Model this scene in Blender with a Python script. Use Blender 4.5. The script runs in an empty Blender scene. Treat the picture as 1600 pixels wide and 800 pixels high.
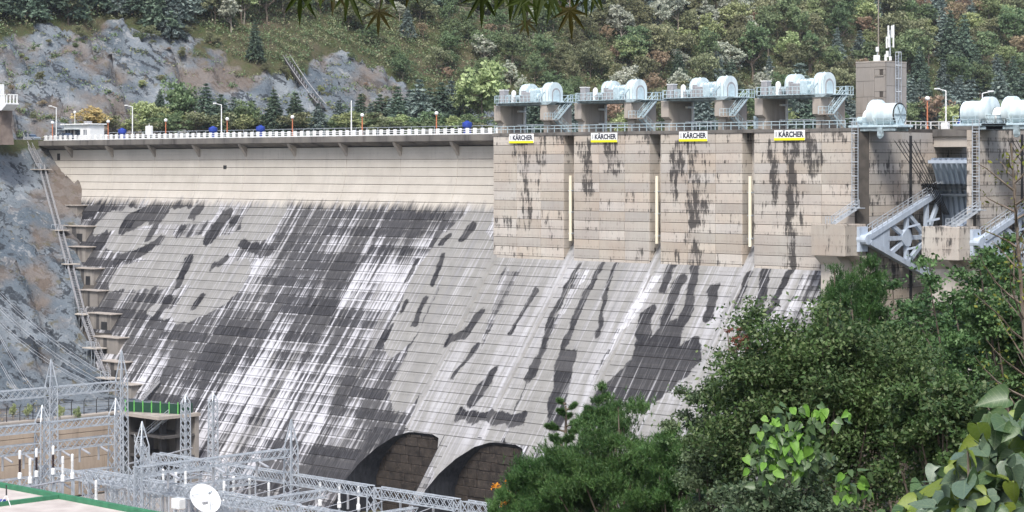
import bpy, bmesh, math, random
import numpy as np
from mathutils import Vector, Matrix, noise
R = math.radians
scene = bpy.context.scene
col = scene.collection
# ------------------------------------------------------------------ camera, sky, sun, exposure
# world: X runs along the dam crest (to the right bank), Y upstream, Z up; crest roadway is z = 0
FPX = 3350.0
TH = math.atan(FPX / 3442.0)
SN, CS = math.sin(TH), math.cos(TH)
CX, CY, CZ = 242.0, -251.0, -5.45
cam_d = bpy.data.cameras.new('camera')
cam = bpy.data.objects.new('camera', cam_d); col.objects.link(cam)
cam.location = (CX, CY, CZ)
cam.rotation_euler = (R(90), 0, TH)
cam_d.sensor_width = 36.0
cam_d.lens = FPX / 1600 * 36
cam_d.shift_y = -140 / 1600
cam_d.clip_start = 0.5; cam_d.clip_end = 5000
scene.camera = cam
SUN = Vector((0.36, -0.50, 0.80)).normalized()
SUN_EL = math.asin(SUN.z); SUN_AZ = math.atan2(SUN.x, SUN.y)
world = bpy.data.worlds.new('World'); scene.world = world; world.use_nodes = True
wn = world.node_tree
sky = wn.nodes.new('ShaderNodeTexSky'); sky.sky_type = 'NISHITA'; sky.sun_disc = False
sky.sun_elevation = SUN_EL; sky.sun_rotation = SUN_AZ; sky.air_density = 1.0; sky.dust_density = 3.0; sky.ozone_density = 1.0
bg = wn.nodes['Background']; bg.inputs['Strength'].default_value = 0.15
wn.links.new(sky.outputs[0], bg.inputs[0])
sun_d = bpy.data.lights.new('sun', 'SUN'); sun_d.energy = 2.4; sun_d.angle = R(12); sun_d.color = (1.0, 0.975, 0.94)
sun = bpy.data.objects.new('sun', sun_d); col.objects.link(sun)
sun.rotation_euler = SUN.to_track_quat('Z', 'Y').to_euler(); sun.location = (100, -150, 150)
vs = scene.view_settings
vs.view_transform = 'Standard'; vs.look = 'None'; vs.gamma = 1.0; vs.exposure = 0.72
scene.render.engine = 'CYCLES'
scene.cycles.max_bounces = 5; scene.cycles.diffuse_bounces = 3; scene.cycles.transparent_max_bounces = 4

# ------------------------------------------------------------------ pixel -> world helpers (1600x800 photograph pixels)
def ray(x, y):
    a = (x - 800) / FPX; b = -(y - 260) / FPX
    return Vector((CS * a - SN, SN * a + CS, b))
CAM = Vector((CX, CY, CZ))
def at(x, y, d): return CAM + ray(x, y) * d
def onY(x, y, Y): d = ray(x, y); return CAM + d * ((Y - CY) / d.y)
def onX(x, y, X): d = ray(x, y); return CAM + d * ((X - CX) / d.x)
def onZ(x, y, Z): d = ray(x, y); return CAM + d * ((Z - CZ) / d.z)
SM, SZ0 = 0.75, -20.4            # downstream face: y = SM * (z - SZ0)
def slope_y(z): return SM * (z - SZ0)
def onslope(x, y):
    d = ray(x, y); t = (SM * (CZ - SZ0) - CY) / (d.y - SM * d.z); return CAM + d * t
def proj(p):
    dx, dy, dz = p[0] - CX, p[1] - CY, p[2] - CZ
    zc = -SN * dx + CS * dy
    return 800 + FPX * (CS * dx + SN * dy) / zc, 260 - FPX * dz / zc, zc

# ------------------------------------------------------------------ mesh helpers
class MB:
    def __init__(s): s.v = []; s.f = []; s.mi = []; s.cur = 0
    def add(s, vs_, fs):
        o = len(s.v); s.v += [tuple(v) for v in vs_]; s.f += [tuple(i + o for i in f) for f in fs]; s.mi += [s.cur] * len(fs); return s
    def box(s, x0, x1, y0, y1, z0, z1):
        return s.add([(x0,y0,z0),(x1,y0,z0),(x1,y1,z0),(x0,y1,z0),(x0,y0,z1),(x1,y0,z1),(x1,y1,z1),(x0,y1,z1)],
                     [(0,3,2,1),(4,5,6,7),(0,1,5,4),(1,2,6,5),(2,3,7,6),(3,0,4,7)])
    def cbox(s, x0, x1, y0, y1, z0, z1, c=0.05):      # chamfered box
        def ring(i, z): return [(x0+i+c,y0+i,z),(x1-i-c,y0+i,z),(x1-i,y0+i+c,z),(x1-i,y1-i-c,z),(x1-i-c,y1-i,z),(x0+i+c,y1-i,z),(x0+i,y1-i-c,z),(x0+i,y0+i+c,z)]
        vs_ = ring(c*.6, z0) + ring(0, z0+c) + ring(0, z1-c) + ring(c*.6, z1)
        fs = [tuple(range(7,-1,-1)), tuple(range(24,32))]
        for k in range(3):
            for i in range(8): j=(i+1)%8; fs.append((k*8+i,k*8+j,k*8+8+j,k*8+8+i))
        return s.add(vs_, fs)
    def bar(s, p, q, w, h=None, up=(0,0,1), caps=True):
        h = h or w; p = Vector(p); q = Vector(q); d = (q - p)
        if d.length < 1e-6: return s
        d.normalize(); u = Vector(up)
        if abs(d.dot(u)) > .97: u = Vector((0,1,0))
        a = d.cross(u).normalized() * (w/2); b = a.cross(d).normalized() * (h/2)
        vs_ = [p-a-b,p+a-b,p+a+b,p-a+b,q-a-b,q+a-b,q+a+b,q-a+b]
        fs = [(0,1,5,4),(1,2,6,5),(2,3,7,6),(3,0,4,7)]
        if caps: fs += [(0,3,2,1),(4,5,6,7)]
        return s.add(vs_, fs)
    def tube(s, p, q, r0, r1=None, n=8, caps=True):
        r1 = r0 if r1 is None else r1; p = Vector(p); q = Vector(q); d = (q-p).normalized()
        u = Vector((0,0,1)) if abs(d.z) < .95 else Vector((1,0,0))
        a = d.cross(u).normalized(); b = d.cross(a).normalized()
        vs_ = []
        for c, r in ((p,r0),(q,r1)):
            for i in range(n): t = 2*math.pi*i/n; vs_.append(c + a*math.cos(t)*r + b*math.sin(t)*r)
        fs = [(i,(i+1)%n,n+(i+1)%n,n+i) for i in range(n)]
        if caps: fs += [tuple(range(n-1,-1,-1)), tuple(range(n,2*n))]
        return s.add(vs_, fs)
    def path(s, pts, rs, n=6):
        for i in range(len(pts)-1): s.tube(pts[i], pts[i+1], rs[i], rs[i+1], n, caps=(i==len(pts)-2))
        return s
    def lathe(s, c, prof, n=12, axis='z'):
        vs_ = []; c = Vector(c)
        for r, h in prof:
            for i in range(n):
                t = 2*math.pi*i/n; x, y = r*math.cos(t), r*math.sin(t)
                vs_.append(c + (Vector((x,y,h)) if axis=='z' else Vector((h,x,y)) if axis=='x' else Vector((x,h,y))))
        fs = []
        for k in range(len(prof)-1):
            for i in range(n): j=(i+1)%n; fs.append((k*n+i,k*n+j,k*n+n+j,k*n+n+i))
        fs += [tuple(range(n-1,-1,-1)), tuple(range((len(prof)-1)*n, len(prof)*n))]
        return s.add(vs_, fs)
    def ball(s, c, r, n=10, m=7, sx=1, sy=1, sz=1):
        prof = []
        vs_ = []
        for k in range(m+1):
            a = math.pi*k/m
            for i in range(n): t=2*math.pi*i/n; vs_.append((c[0]+sx*r*math.sin(a)*math.cos(t), c[1]+sy*r*math.sin(a)*math.sin(t), c[2]+sz*r*math.cos(a)))
        return s.add(vs_, [(k*n+i,k*n+n+i,k*n+n+(i+1)%n,k*n+(i+1)%n) for k in range(m) for i in range(n)])
    def prism(s, poly, axis, a0, a1):                # poly: 2D points in the two other axes, extruded along axis
        n = len(poly)
        def P(u, v, w): return (w,u,v) if axis=='x' else (u,w,v) if axis=='y' else (u,v,w)
        vs_ = [P(u,v,a0) for u,v in poly] + [P(u,v,a1) for u,v in poly]
        return s.add(vs_, [tuple(range(n-1,-1,-1)), tuple(range(n,2*n))] + [(i,(i+1)%n,n+(i+1)%n,n+i) for i in range(n)])
    def mesh(s, name, mats):
        me = bpy.data.meshes.new(name); me.from_pydata(s.v, [], s.f)
        for m in (mats if isinstance(mats, (list,tuple)) else [mats]): me.materials.append(m)
        if any(s.mi): me.polygons.foreach_set('material_index', s.mi)
        bm = bmesh.new(); bm.from_mesh(me); bmesh.ops.recalc_face_normals(bm, faces=bm.faces); bm.to_mesh(me); bm.free()
        me.update(); return me
    def build(s, name, mats, parent=None, loc=None, smooth=False):
        me = s.mesh(name, mats)
        if smooth: smooth_mesh(me)
        return obj(name, me, parent, loc)
def smooth_mesh(me, ang=40):
    me.polygons.foreach_set('use_smooth', [True]*len(me.polygons))
    bm = bmesh.new(); bm.from_mesh(me); c = math.cos(R(ang))
    bmesh.ops.remove_doubles(bm, verts=bm.verts, dist=1e-4)
    for e in bm.edges:
        if len(e.link_faces) == 2 and e.link_faces[0].normal.dot(e.link_faces[1].normal) < c: e.smooth = False
    bm.to_mesh(me); bm.free()
def obj(name, me, parent=None, loc=None, rot=None):
    o = bpy.data.objects.new(name, me); col.objects.link(o)
    if parent: o.parent = parent
    if loc is not None: o.location = loc
    if rot is not None: o.rotation_euler = rot
    return o
def tag(o, label, cat, group=None, kind=None):
    if label: o['label'] = label
    if cat: o['category'] = cat
    if group: o['group'] = group
    if kind: o['kind'] = kind
    return o
def thing(name, label, cat, loc=(0,0,0), rz=0, group=None):
    o = bpy.data.objects.new(name, None); col.objects.link(o); o.location = loc; o.rotation_euler = (0,0,rz)
    o.empty_display_size = .5
    return tag(o, label, cat, group)
def struct(o): o['kind'] = 'structure'; return o
def copy_tree(o, parent=None):
    c = o.copy(); col.objects.link(c); c.parent = parent
    for ch in list(o.children): copy_tree(ch, c)
    return c
def np_mesh(name, V, F, mat):
    V = np.asarray(V, dtype=np.float32); F = np.asarray(F, dtype=np.int32); k = F.shape[1]
    me = bpy.data.meshes.new(name); me.vertices.add(len(V)); me.vertices.foreach_set('co', V.ravel())
    me.loops.add(F.size); me.loops.foreach_set('vertex_index', F.ravel())
    me.polygons.add(len(F)); me.polygons.foreach_set('loop_start', np.arange(0, F.size, k, dtype=np.int32))
    me.polygons.foreach_set('loop_total', np.full(len(F), k, dtype=np.int32))
    me.materials.append(mat); me.update(calc_edges=True); return me

# ------------------------------------------------------------------ materials
class NT:
    def __init__(s, name):
        s.m = bpy.data.materials.new(name); s.m.use_nodes = True; s.t = s.m.node_tree; s.n = s.t.nodes
        s.b = s.n['Principled BSDF']; s.out = s.n['Material Output']; s.geo = s.n.new('ShaderNodeNewGeometry')
        s.pos = s.geo.outputs['Position']
    def set(s, sock, v):
        if isinstance(v, bpy.types.NodeSocket): s.t.links.new(v, sock)
        elif v is not None:
            if sock.type == 'RGBA' and len(v) == 3: v = (*v, 1)
            sock.default_value = v
    def math(s, op, a, b=None, clamp=False):
        n = s.n.new('ShaderNodeMath'); n.operation = op; n.use_clamp = clamp; s.set(n.inputs[0], a)
        if b is not None: s.set(n.inputs[1], b)
        return n.outputs[0]
    def vm(s, op, a, b=None, scale=None):
        n = s.n.new('ShaderNodeVectorMath'); n.operation = op; s.set(n.inputs[0], a)
        if b is not None: s.set(n.inputs[1], b)
        if scale is not None: s.set(n.inputs['Scale'], scale)
        return n.outputs['Value'] if op in ('LENGTH','DOT_PRODUCT','DISTANCE') else n.outputs[0]
    def mix(s, f, a, b, bt='MIX'):
        n = s.n.new('ShaderNodeMix'); n.data_type = 'RGBA'; n.blend_type = bt; s.set(n.inputs[0], f); s.set(n.inputs[6], a); s.set(n.inputs[7], b); return n.outputs[2]
    def noise(s, vec, scale, detail=4, rough=.55, dist=0, color=False):
        n = s.n.new('ShaderNodeTexNoise'); s.set(n.inputs['Vector'], vec); n.inputs['Scale'].default_value = scale
        n.inputs['Detail'].default_value = detail; n.inputs['Roughness'].default_value = rough; n.inputs['Distortion'].default_value = dist
        return n.outputs['Color' if color else 'Fac']
    def vor(s, vec, scale, feat='F1', out='Distance'):
        n = s.n.new('ShaderNodeTexVoronoi'); n.feature = feat; s.set(n.inputs['Vector'], vec); n.inputs['Scale'].default_value = scale; return n.outputs[out]
    def mr(s, v, a, b, c=0., d=1., smooth=False):
        n = s.n.new('ShaderNodeMapRange'); n.interpolation_type = 'SMOOTHSTEP' if smooth else 'LINEAR'; s.set(n.inputs[0], v)
        for i, q in zip((1,2,3,4), (a,b,c,d)): s.set(n.inputs[i], q)
        return n.outputs[0]
    def sep(s, v): n = s.n.new('ShaderNodeSeparateXYZ'); s.set(n.inputs[0], v); return n.outputs
    def comb(s, x, y, z):
        n = s.n.new('ShaderNodeCombineXYZ'); s.set(n.inputs[0], x); s.set(n.inputs[1], y); s.set(n.inputs[2], z); return n.outputs[0]
    def bump(s, h, strength=.3, dist=.1):
        n = s.n.new('ShaderNodeBump'); n.inputs['Strength'].default_value = strength; n.inputs['Distance'].default_value = dist; s.set(n.inputs['Height'], h)
        s.t.links.new(n.outputs[0], s.b.inputs['Normal'])
    def rnd(s): n = s.n.new('ShaderNodeObjectInfo'); return n.outputs['Random']
    def attr(s, name): n = s.n.new('ShaderNodeAttribute'); n.attribute_name = name; return n.outputs['Fac']
    def done(s, color, rough=.8, metal=0., spec=.3):
        s.set(s.b.inputs['Base Color'], color); s.set(s.b.inputs['Roughness'], rough); s.set(s.b.inputs['Metallic'], metal)
        s.set(s.b.inputs['Specular IOR Level'], spec); return s.m
def simple(name, c1, c2=None, scale=1.5, rough=.6, metal=0., bump=0., spec=.3, streak=False, lo=.35, hi=.7):
    t = NT(name); c2 = c2 or tuple(v*.75 for v in c1)
    p = t.pos
    if streak: x, y, z = t.sep(p); p = t.comb(x, y, t.math('MULTIPLY', z, .18))
    n = t.noise(p, scale, 5)
    c = t.mix(t.mr(n, lo, hi), c1, c2)
    if bump: t.bump(n, bump, .05)
    return t.done(c, rough, metal, spec)
M = {}
M['steel'] = simple('galvanised_steel', (.52,.56,.60), (.34,.375,.41), 1.2, .5, .3)
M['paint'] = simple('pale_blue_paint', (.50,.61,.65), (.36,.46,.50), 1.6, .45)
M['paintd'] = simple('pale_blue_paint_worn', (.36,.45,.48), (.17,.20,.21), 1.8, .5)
M['white'] = simple('white_paint', (.80,.81,.80), (.66,.67,.66), .8, .5)
M['cover'] = simple('pale_cyan_cover', (.62,.71,.73), (.44,.53,.56), 1.1, .42, streak=True, lo=.42, hi=.72)
M['gatep'] = simple('gate_paint', (.47,.54,.63), (.34,.40,.48), 1.2, .5, streak=True)
M['dark'] = simple('dark_opening', (.02,.02,.022), (.035,.035,.035), 1, .8)
M['glass'] = simple('window_glass', (.03,.05,.08), (.05,.07,.1), .4, .1, spec=.6)
M['cream'] = simple('cream_pipe', (.78,.73,.58), (.62,.56,.42), .6, .5, streak=True)
M['grey'] = simple('grey_cabinet', (.35,.35,.36), (.25,.25,.26), 2, .6)
M['blue'] = simple('blue_plastic', (.03,.06,.35), (.02,.05,.24), 1, .35)
M['orange'] = simple('terracotta_post', (.55,.20,.10), (.42,.15,.08), 1, .5)
M['green'] = simple('green_paint', (.05,.20,.105), (.035,.14,.075), 1, .6)
M['greend'] = simple('green_screen', (.015,.06,.035), (.01,.04,.025), 1, .8)
M['lime'] = simple('lime_paint', (.16,.50,.12), (.12,.4,.1), 1, .5)
M['cable'] = simple('cable_black', (.03,.03,.032), (.06,.055,.05), 1, .6)
M['wire'] = simple('wire_bright', (.55,.56,.58), (.45,.46,.48), 1, .4, .5)
M['bark'] = simple('bark', (.10,.075,.055), (.19,.16,.13), 5, .9, bump=.5)
M['barkpale'] = simple('bark_pale', (.30,.27,.23), (.20,.17,.14), 3, .9)
M['yellow'] = simple('yellow_print', (.85,.78,.02), (.8,.72,.02), 1, .5)
M['ink'] = simple('dark_ink', (.012,.014,.03), (.02,.02,.04), 1, .5)
M['roof'] = simple('roof_screed', (.52,.47,.43), (.38,.33,.30), .35, .85)
M['tyre'] = simple('tyre', (.02,.02,.02), (.03,.03,.03), 1, .8)
M['insul'] = simple('brown_porcelain', (.03,.02,.02), (.05,.03,.03), 1, .3)
M['asphalt'] = simple('asphalt', (.06,.06,.06), (.09,.09,.085), 2, .9)

def concrete_plain(name, c1, c2, dark=.5):
    t = NT(name); x, y, z = t.sep(t.pos)
    st = t.comb(t.math('MULTIPLY', x, 1.), y, t.math('MULTIPLY', z, .12))
    n1 = t.noise(st, 1.3, 6, .6); n2 = t.noise(t.pos, .25, 4); n3 = t.noise(st, .5, 5, .65)
    c = t.mix(t.mr(n2, .3, .7), c1, c2)
    c = t.mix(t.mr(n1, .5, .75, 0, .35), c, tuple(v*.55 for v in c1))
    m = t.math('MULTIPLY', t.mr(n3, .52, .68, 0, 1), t.mr(n2, .35, .6, dark*.4, dark))
    c = t.mix(m, c, (.05,.045,.042))
    t.bump(t.noise(t.pos, 3, 6), .25, .05)
    return t.done(c, .9, 0, .2)
M['conc'] = concrete_plain('concrete_weathered', (.40,.355,.305), (.33,.30,.27), .55)
M['concl'] = concrete_plain('concrete_light', (.50,.46,.40), (.40,.36,.32), .3)
M['concd'] = concrete_plain('concrete_dark', (.10,.095,.09), (.065,.062,.062), .8)
M['fascia'] = concrete_plain('concrete_fascia', (.20,.185,.165), (.10,.095,.09), 1.0)
M['joint'] = simple('joint_dark', (.085,.075,.065), (.05,.045,.04), .8, .95)  # dark core colour that shows in the joints between pours

def capsule(t, p, a, b, r):
    pa = t.vm('SUBTRACT', p, (a[0], a[1], 0)); ba = Vector((b[0]-a[0], b[1]-a[1], 0)); L = ba.length_squared
    if L < 1e-4: d = t.vm('LENGTH', pa)
    else:
        h = t.math('MULTIPLY', t.vm('DOT_PRODUCT', pa, tuple(ba / L)), 1.0, clamp=True)
        d = t.vm('LENGTH', t.vm('SUBTRACT', pa, t.vm('SCALE', tuple(ba), scale=h)))
    return t.math('SUBTRACT', d, r)
def to_xz(pl, r): return [((onslope(x, y).x), onslope(x, y).z) for x, y in pl], r / 8.6
def union(t, p, shapes):
    cur = None
    for pts, r in shapes:
        segs = list(zip(pts, pts[1:])) or [(pts[0], pts[0])]
        for a, b in segs:
            d = capsule(t, p, a, b, r); cur = d if cur is None else t.math('MINIMUM', cur, d)
    return cur
# washed-clean patches and dark crusts left standing on the downstream face: plain blots and runs
CLEAN = [([(160,350),(250,335),(330,330)],18),([(400,335),(428,336)],26),([(180,372),(262,390),(350,385),(420,356)],20),([(190,432),(240,425),(262,430)],24),([(300,470),(350,452),(362,440)],34),([(290,415),(330,420)],26),([(235,485),(300,490)],8),
  ([(745,345),(700,385),(668,430),(628,520)],30),([(735,400),(690,500),(640,600)],34),([(752,420),(700,600),(665,680)],40),([(850,440),(790,560),(735,690)],55),
  ([(960,440),(890,560),(850,660)],55),([(1090,440),(1020,540),(950,660)],62),([(1200,430),(1130,520),(1060,640)],55),([(800,400),(1000,405),(1240,420)],18)]
CRUST = [([(200,350),(236,330),(250,335)],19),([(258,322),(300,316)],8),([(308,328)],15),([(330,368),(350,340)],16),([(154,384),(160,374)],14),([(250,376),(222,394),(182,406)],8),([(293,408),(280,442)],10),([(367,344)],10),([(245,350),(232,372)],9),
  ([(376,384),(424,392)],8),([(128,336),(158,322)],13),([(284,357)],9),([(206,318)],8),([(334,414),(352,407)],6),([(262,470),(240,500)],9),([(318,462),(305,478)],7),
  ([(738,352),(724,374)],8),([(690,402),(676,446)],5),([(652,408),(636,436)],5),([(662,470),(648,506)],5),([(700,368),(690,382)],5),([(612,512),(600,530)],4),([(634,470),(622,492)],4),
  ([(752,488),(728,520),(700,532)],7),([(746,540),(705,592)],4),([(768,584),(738,626)],9),([(838,452),(798,520)],4),
  ([(905,414),(868,482),(850,540),(832,590)],5),([(940,414),(905,480),(880,545),(868,598)],5),([(962,414),(944,462),(934,520)],4),([(886,560),(874,610),(868,660)],14),([(838,560),(826,586)],6),
  ([(1050,416),(1038,450)],8),([(1062,440),(1046,480),(1034,520)],8),([(1086,416),(1076,480),(1058,524)],7),([(1010,490),(1000,560)],11),([(1040,532),(1000,580),(950,625)],26),([(1070,560),(1010,610)],24),
  ([(1116,452),(1108,492)],8),([(1172,426),(1150,480)],5),([(1198,424),(1186,470),(1162,520)],7),([(1236,424),(1212,462)],6),([(716,650),(760,652),(816,655)],7),([(1215,470),(1195,490)],6)]
CLEAN = [to_xz(*s) for s in CLEAN]; CRUST = [to_xz(*s) for s in CRUST]
DARKF = [to_xz(*s) for s in [([(470,350),(600,345),(700,335)],42),([(460,420),(560,410)],40),([(440,470),(540,520)],34),([(220,540),(330,560)],40),([(420,740),(540,730)],34),([(560,600),(600,680)],20),([(130,330),(160,460)],22),([(160,480),(260,520),(400,520)],30),([(470,350),(440,440)],26),([(560,560),(520,640)],22),([(240,600),(300,680)],20)]]
WHITEF = [to_xz(*s) for s in [([(500,380),(420,520),(330,650)],36),([(400,570),(330,660)],60),([(470,620),(420,700)],40),([(560,480),(500,620)],30),([(880,420),(800,560),(740,680)],22),([(1010,425),(900,640)],16),([(1150,430),(1050,600)],20),([(300,620),(280,560)],30),([(520,330),(430,520)],16),([(620,330),(540,500)],10),([(250,500),(220,600)],20),([(480,560),(420,690)],30),([(1240,430),(1180,500)],18),([(720,560),(660,690)],12)]]

def near(shapes, x0, x1, pad):
    return [s for s in shapes if min(p[0] for p in s[0]) - s[1] - pad < x1 and max(p[0] for p in s[0]) + s[1] + pad > x0]
def face_material(name, x0, x1):
    t = NT(name); x, y, z = t.sep(t.pos)
    xz = t.comb(x, z, 0.)
    wob = t.vm('SUBTRACT', t.noise(xz, .35, 4, .6, color=True), (.5,.5,.5))
    p = t.vm('ADD', xz, t.vm('MULTIPLY', wob, (2.6, 3.2, 0)))
    st = t.comb(x, t.math('MULTIPLY', z, .028), 0.)
    st2 = t.comb(x, t.math('MULTIPLY', z, .13), 3.)
    s1 = t.noise(st, 2.1, 4, .62); s2 = t.noise(st2, .75, 5, .6); s3 = t.noise(st2, 3., 4, .65); b1 = t.noise(xz, .11, 5, .6)
    lift = t.math('FRACT', t.math('DIVIDE', t.math('ADD', z, 60.), 1.5))
    # soft fields
    def field(shapes, soft):
        sh = near(shapes, x0, x1, soft)
        if not sh: return None
        return t.mr(union(t, p, sh), soft, -soft, 0, 1, True)
    fd = field(DARKF, 6.); fw = field(WHITEF, 5.)
    lr = t.math('SUBTRACT', t.rnd(), .5)
    base = t.mix(t.mr(b1, .35, .65), (.23,.226,.222), (.155,.153,.152))
    wv = t.math('ADD', t.math('MULTIPLY', s1, .62), t.math('MULTIPLY', s2, .5))
    wv = t.math('ADD', wv, t.math('MULTIPLY', t.math('SUBTRACT', b1, .5), .35))
    jx = t.math('FRACT', t.math('DIVIDE', t.math('ADD', x, 153.9), 14.53)); wv = t.math('ADD', wv, t.mr(jx, .02, .16, .09, 0))
    if fw is not None: wv = t.math('ADD', wv, t.math('MULTIPLY', fw, .15))
    wv = t.math('ADD', wv, t.math('MULTIPLY', lr, .05))
    w = t.mr(wv, .53, .66, 0, .95)
    c = t.mix(w, base, (.55,.55,.58))
    dv = t.math('ADD', t.math('MULTIPLY', t.noise(st, 1.35, 4, .62), .6), t.math('MULTIPLY', t.noise(st2, .5, 5, .6), .5))
    dv = t.math('ADD', dv, t.math('MULTIPLY', t.math('SUBTRACT', lift, .5), .06))
    if fd is not None: dv = t.math('ADD', dv, t.math('MULTIPLY', fd, .15))
    dv = t.math('SUBTRACT', dv, t.math('MULTIPLY', lr, .07))
    d = t.mr(dv, .54, .635, 0, .96)
    d = t.math('MAXIMUM', d, t.mr(t.math('ABSOLUTE', t.math('SUBTRACT', jx, .008)), .004, .012, .8, 0))
    c = t.mix(d, c, t.mix(t.mr(s3, .42, .72), (.013,.013,.016), (.062,.062,.068)))
    # washed patches
    sh = near(CLEAN, x0, x1, 3)
    if sh:
        dc = union(t, p, sh)
        mk = t.mr(dc, .12, -.12)
        cl = t.mix(t.mr(t.noise(xz, .5, 5), .3, .7), (.265,.26,.245), (.205,.202,.192))
        cl = t.mix(t.mr(s1, .52, .70, 0, .7), cl, (.46,.46,.485))
        if fw is not None: cl = t.mix(t.math('MULTIPLY', fw, t.mr(s2, .42, .6, .05, .7)), cl, (.56,.56,.60))
        cl = t.mix(t.mr(t.noise(st, .9, 5, .6), .56, .66, 0, .45), cl, (.19,.19,.20))
        cl = t.mix(t.mr(s3, .58, .8, 0, .35), cl, (.15,.145,.14))
        c = t.mix(mk, c, cl)
        sk = near(CRUST, x0, x1, 3)
        if sk:
            dk = union(t, p, sk); kk = t.mr(dk, .12, -.12)
            kk = t.math('MULTIPLY', kk, t.mr(s1, .57, .68, 1, .3))
            c = t.mix(kk, c, t.mix(t.mr(s3, .4, .65), (.012,.012,.015), (.038,.038,.043)))
    # leaching below the joints and a slight tone change from lift to lift
    le = t.math('MULTIPLY', t.mr(lift, .80, 1.), t.mr(s3, .4, .6)); c = t.mix(t.math('MULTIPLY', le, .4), c, (.09,.085,.08))
    c = t.mix(t.mr(t.rnd(), 0, 1, 0, .22), c, (.2,.195,.19), 'MULTIPLY' if False else 'MIX')
    # the unstained wall above the spill line
    top = t.mr(t.math('ADD', z, t.math('MULTIPLY', t.math('SUBTRACT', t.noise(st2, 1.1, 6, .75), .5), 5.5)), -13.2, -11.6)
    tc = t.mix(t.mr(t.noise(xz, .22, 4), .3, .7), (.49,.46,.41), (.41,.38,.335))
    tc = t.mix(t.mr(s2, .5, .75, 0, .5), tc, (.36,.33,.30)); tc = t.mix(t.mr(s1, .62, .8, 0, .45), tc, (.62,.57,.50))
    tc = t.mix(t.mr(t.noise(st2, 1.6, 6, .7), .64, .74, 0, .5), tc, (.12,.10,.085))
    tc = t.mix(t.math('MULTIPLY', le, .25), tc, (.2,.17,.14)); tc = t.mix(t.mr(t.rnd(), 0, 1, 0, .2), tc, (.40,.37,.33))
    c = t.mix(top, c, tc)
    t.bump(t.noise(t.pos, 2.5, 6, .7), .3, .06)
    return t.done(c, .9, 0, .12)
STAIN = [([(815,228),(825,335)],9,.7),([(916,226),(920,300)],9,1.),([(952,224),(960,262)],14,.8),([(920,300),(918,370)],5,.6),([(1056,226),(1052,300)],7,.9),([(1080,222),(1083,345)],11,.95),([(1064,226),(1064,262)],10,.8),([(1080,380),(1085,410)],14,.9),([(1100,225),(1102,330)],6,.6),
  ([(1205,222),(1208,310)],9,.9),([(1237,215),(1238,412)],8,1.25),([(1255,225),(1270,250)],17,.95),([(1250,250),(1250,400)],9,.5),([(800,240),(850,250)],10,.6),([(785,345),(850,350)],5,.6),([(1000,395),(1090,395)],6,.5),([(790,218),(1335,212)],4,.5)]
STAIN = [([(onY(x,y,0).x, onY(x,y,0).z) for x, y in pl], r/8.6, a) for pl, r, a in STAIN]
def wall_material(name, x0, x1, tone=1., stains=True):
    t = NT(name); x, y, z = t.sep(t.pos); xy = t.math('ADD', x, t.math('MULTIPLY', y, .83)); xz = t.comb(xy, z, 0.)
    st = t.comb(xy, t.math('MULTIPLY', z, .13), 0.); st2 = t.comb(xy, t.math('MULTIPLY', z, .3), 5.)
    s1 = t.noise(st, 1.6, 6, .68); s2 = t.noise(st2, 1.1, 6, .65); s3 = t.noise(st2, 4.2, 5, .7)
    lift = t.math('FRACT', t.math('DIVIDE', t.math('ADD', z, 60.), 1.5))
    k = lambda c_: tuple(v*tone for v in c_)
    c = t.mix(t.mr(t.noise(xz, .16, 4), .32, .68), k((.475,.44,.385)), k((.43,.37,.315)))
    c = t.mix(t.mr(s1, .48, .74, 0, .65), c, k((.37,.335,.30))); c = t.mix(t.mr(s2, .60, .76, 0, .5), c, k((.58,.53,.46)))
    hs = t.n.new('ShaderNodeHueSaturation'); t.set(hs.inputs['Color'], c); t.set(hs.inputs['Value'], t.mr(t.rnd(), 0, 1, .82, 1.14)); t.set(hs.inputs['Saturation'], t.mr(t.math('FRACT', t.math('MULTIPLY', t.rnd(), 5.7)), 0, 1, .7, 1.2)); c = hs.outputs[0]
    c = t.mix(t.mr(s3, .56, .72, 0, .35), c, k((.22,.195,.17)))
    le = t.math('MULTIPLY', t.mr(lift, .75, 1.), t.mr(s3, .45, .62)); c = t.mix(t.math('MULTIPLY', le, .55), c, k((.16,.14,.12)))
    f = None
    if stains:
        for pts, r, a in STAIN:
            if min(q[0] for q in pts)-r-1 < x1 and max(q[0] for q in pts)+r+1 > x0:
                d = None
                for u, v in (list(zip(pts, pts[1:])) or [(pts[0], pts[0])]):
                    dd = capsule(t, xz, u, v, r); d = dd if d is None else t.math('MINIMUM', d, dd)
                g = t.math('MULTIPLY', t.mr(d, 1.1, -.9, 0, 1, True), a); f = g if f is None else t.math('MAXIMUM', f, g)
    dv = t.math('ADD', t.math('MULTIPLY', s2, .6), t.math('MULTIPLY', t.noise(st, 2.6, 6, .7), .5))
    dv = t.math('ADD', dv, t.math('MULTIPLY', lift, .05))
    dv = t.math('ADD', t.math('MULTIPLY', t.math('SUBTRACT', dv, .55), 1.7), .5)
    dv = t.math('ADD', dv, t.math('MULTIPLY', t.math('SUBTRACT', t.rnd(), .5), .12))
    if f is not None: dv = t.math('ADD', dv, t.math('MULTIPLY', f, .24))
    if not stains: dv = t.math('ADD', dv, .07)
    c = t.mix(t.mr(dv, .66, .80, 0, .9), c, (.038,.035,.034))
    t.bump(t.noise(t.pos, 2.5, 6, .7), .25, .05)
    return t.done(c, .9, 0, .2)
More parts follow.
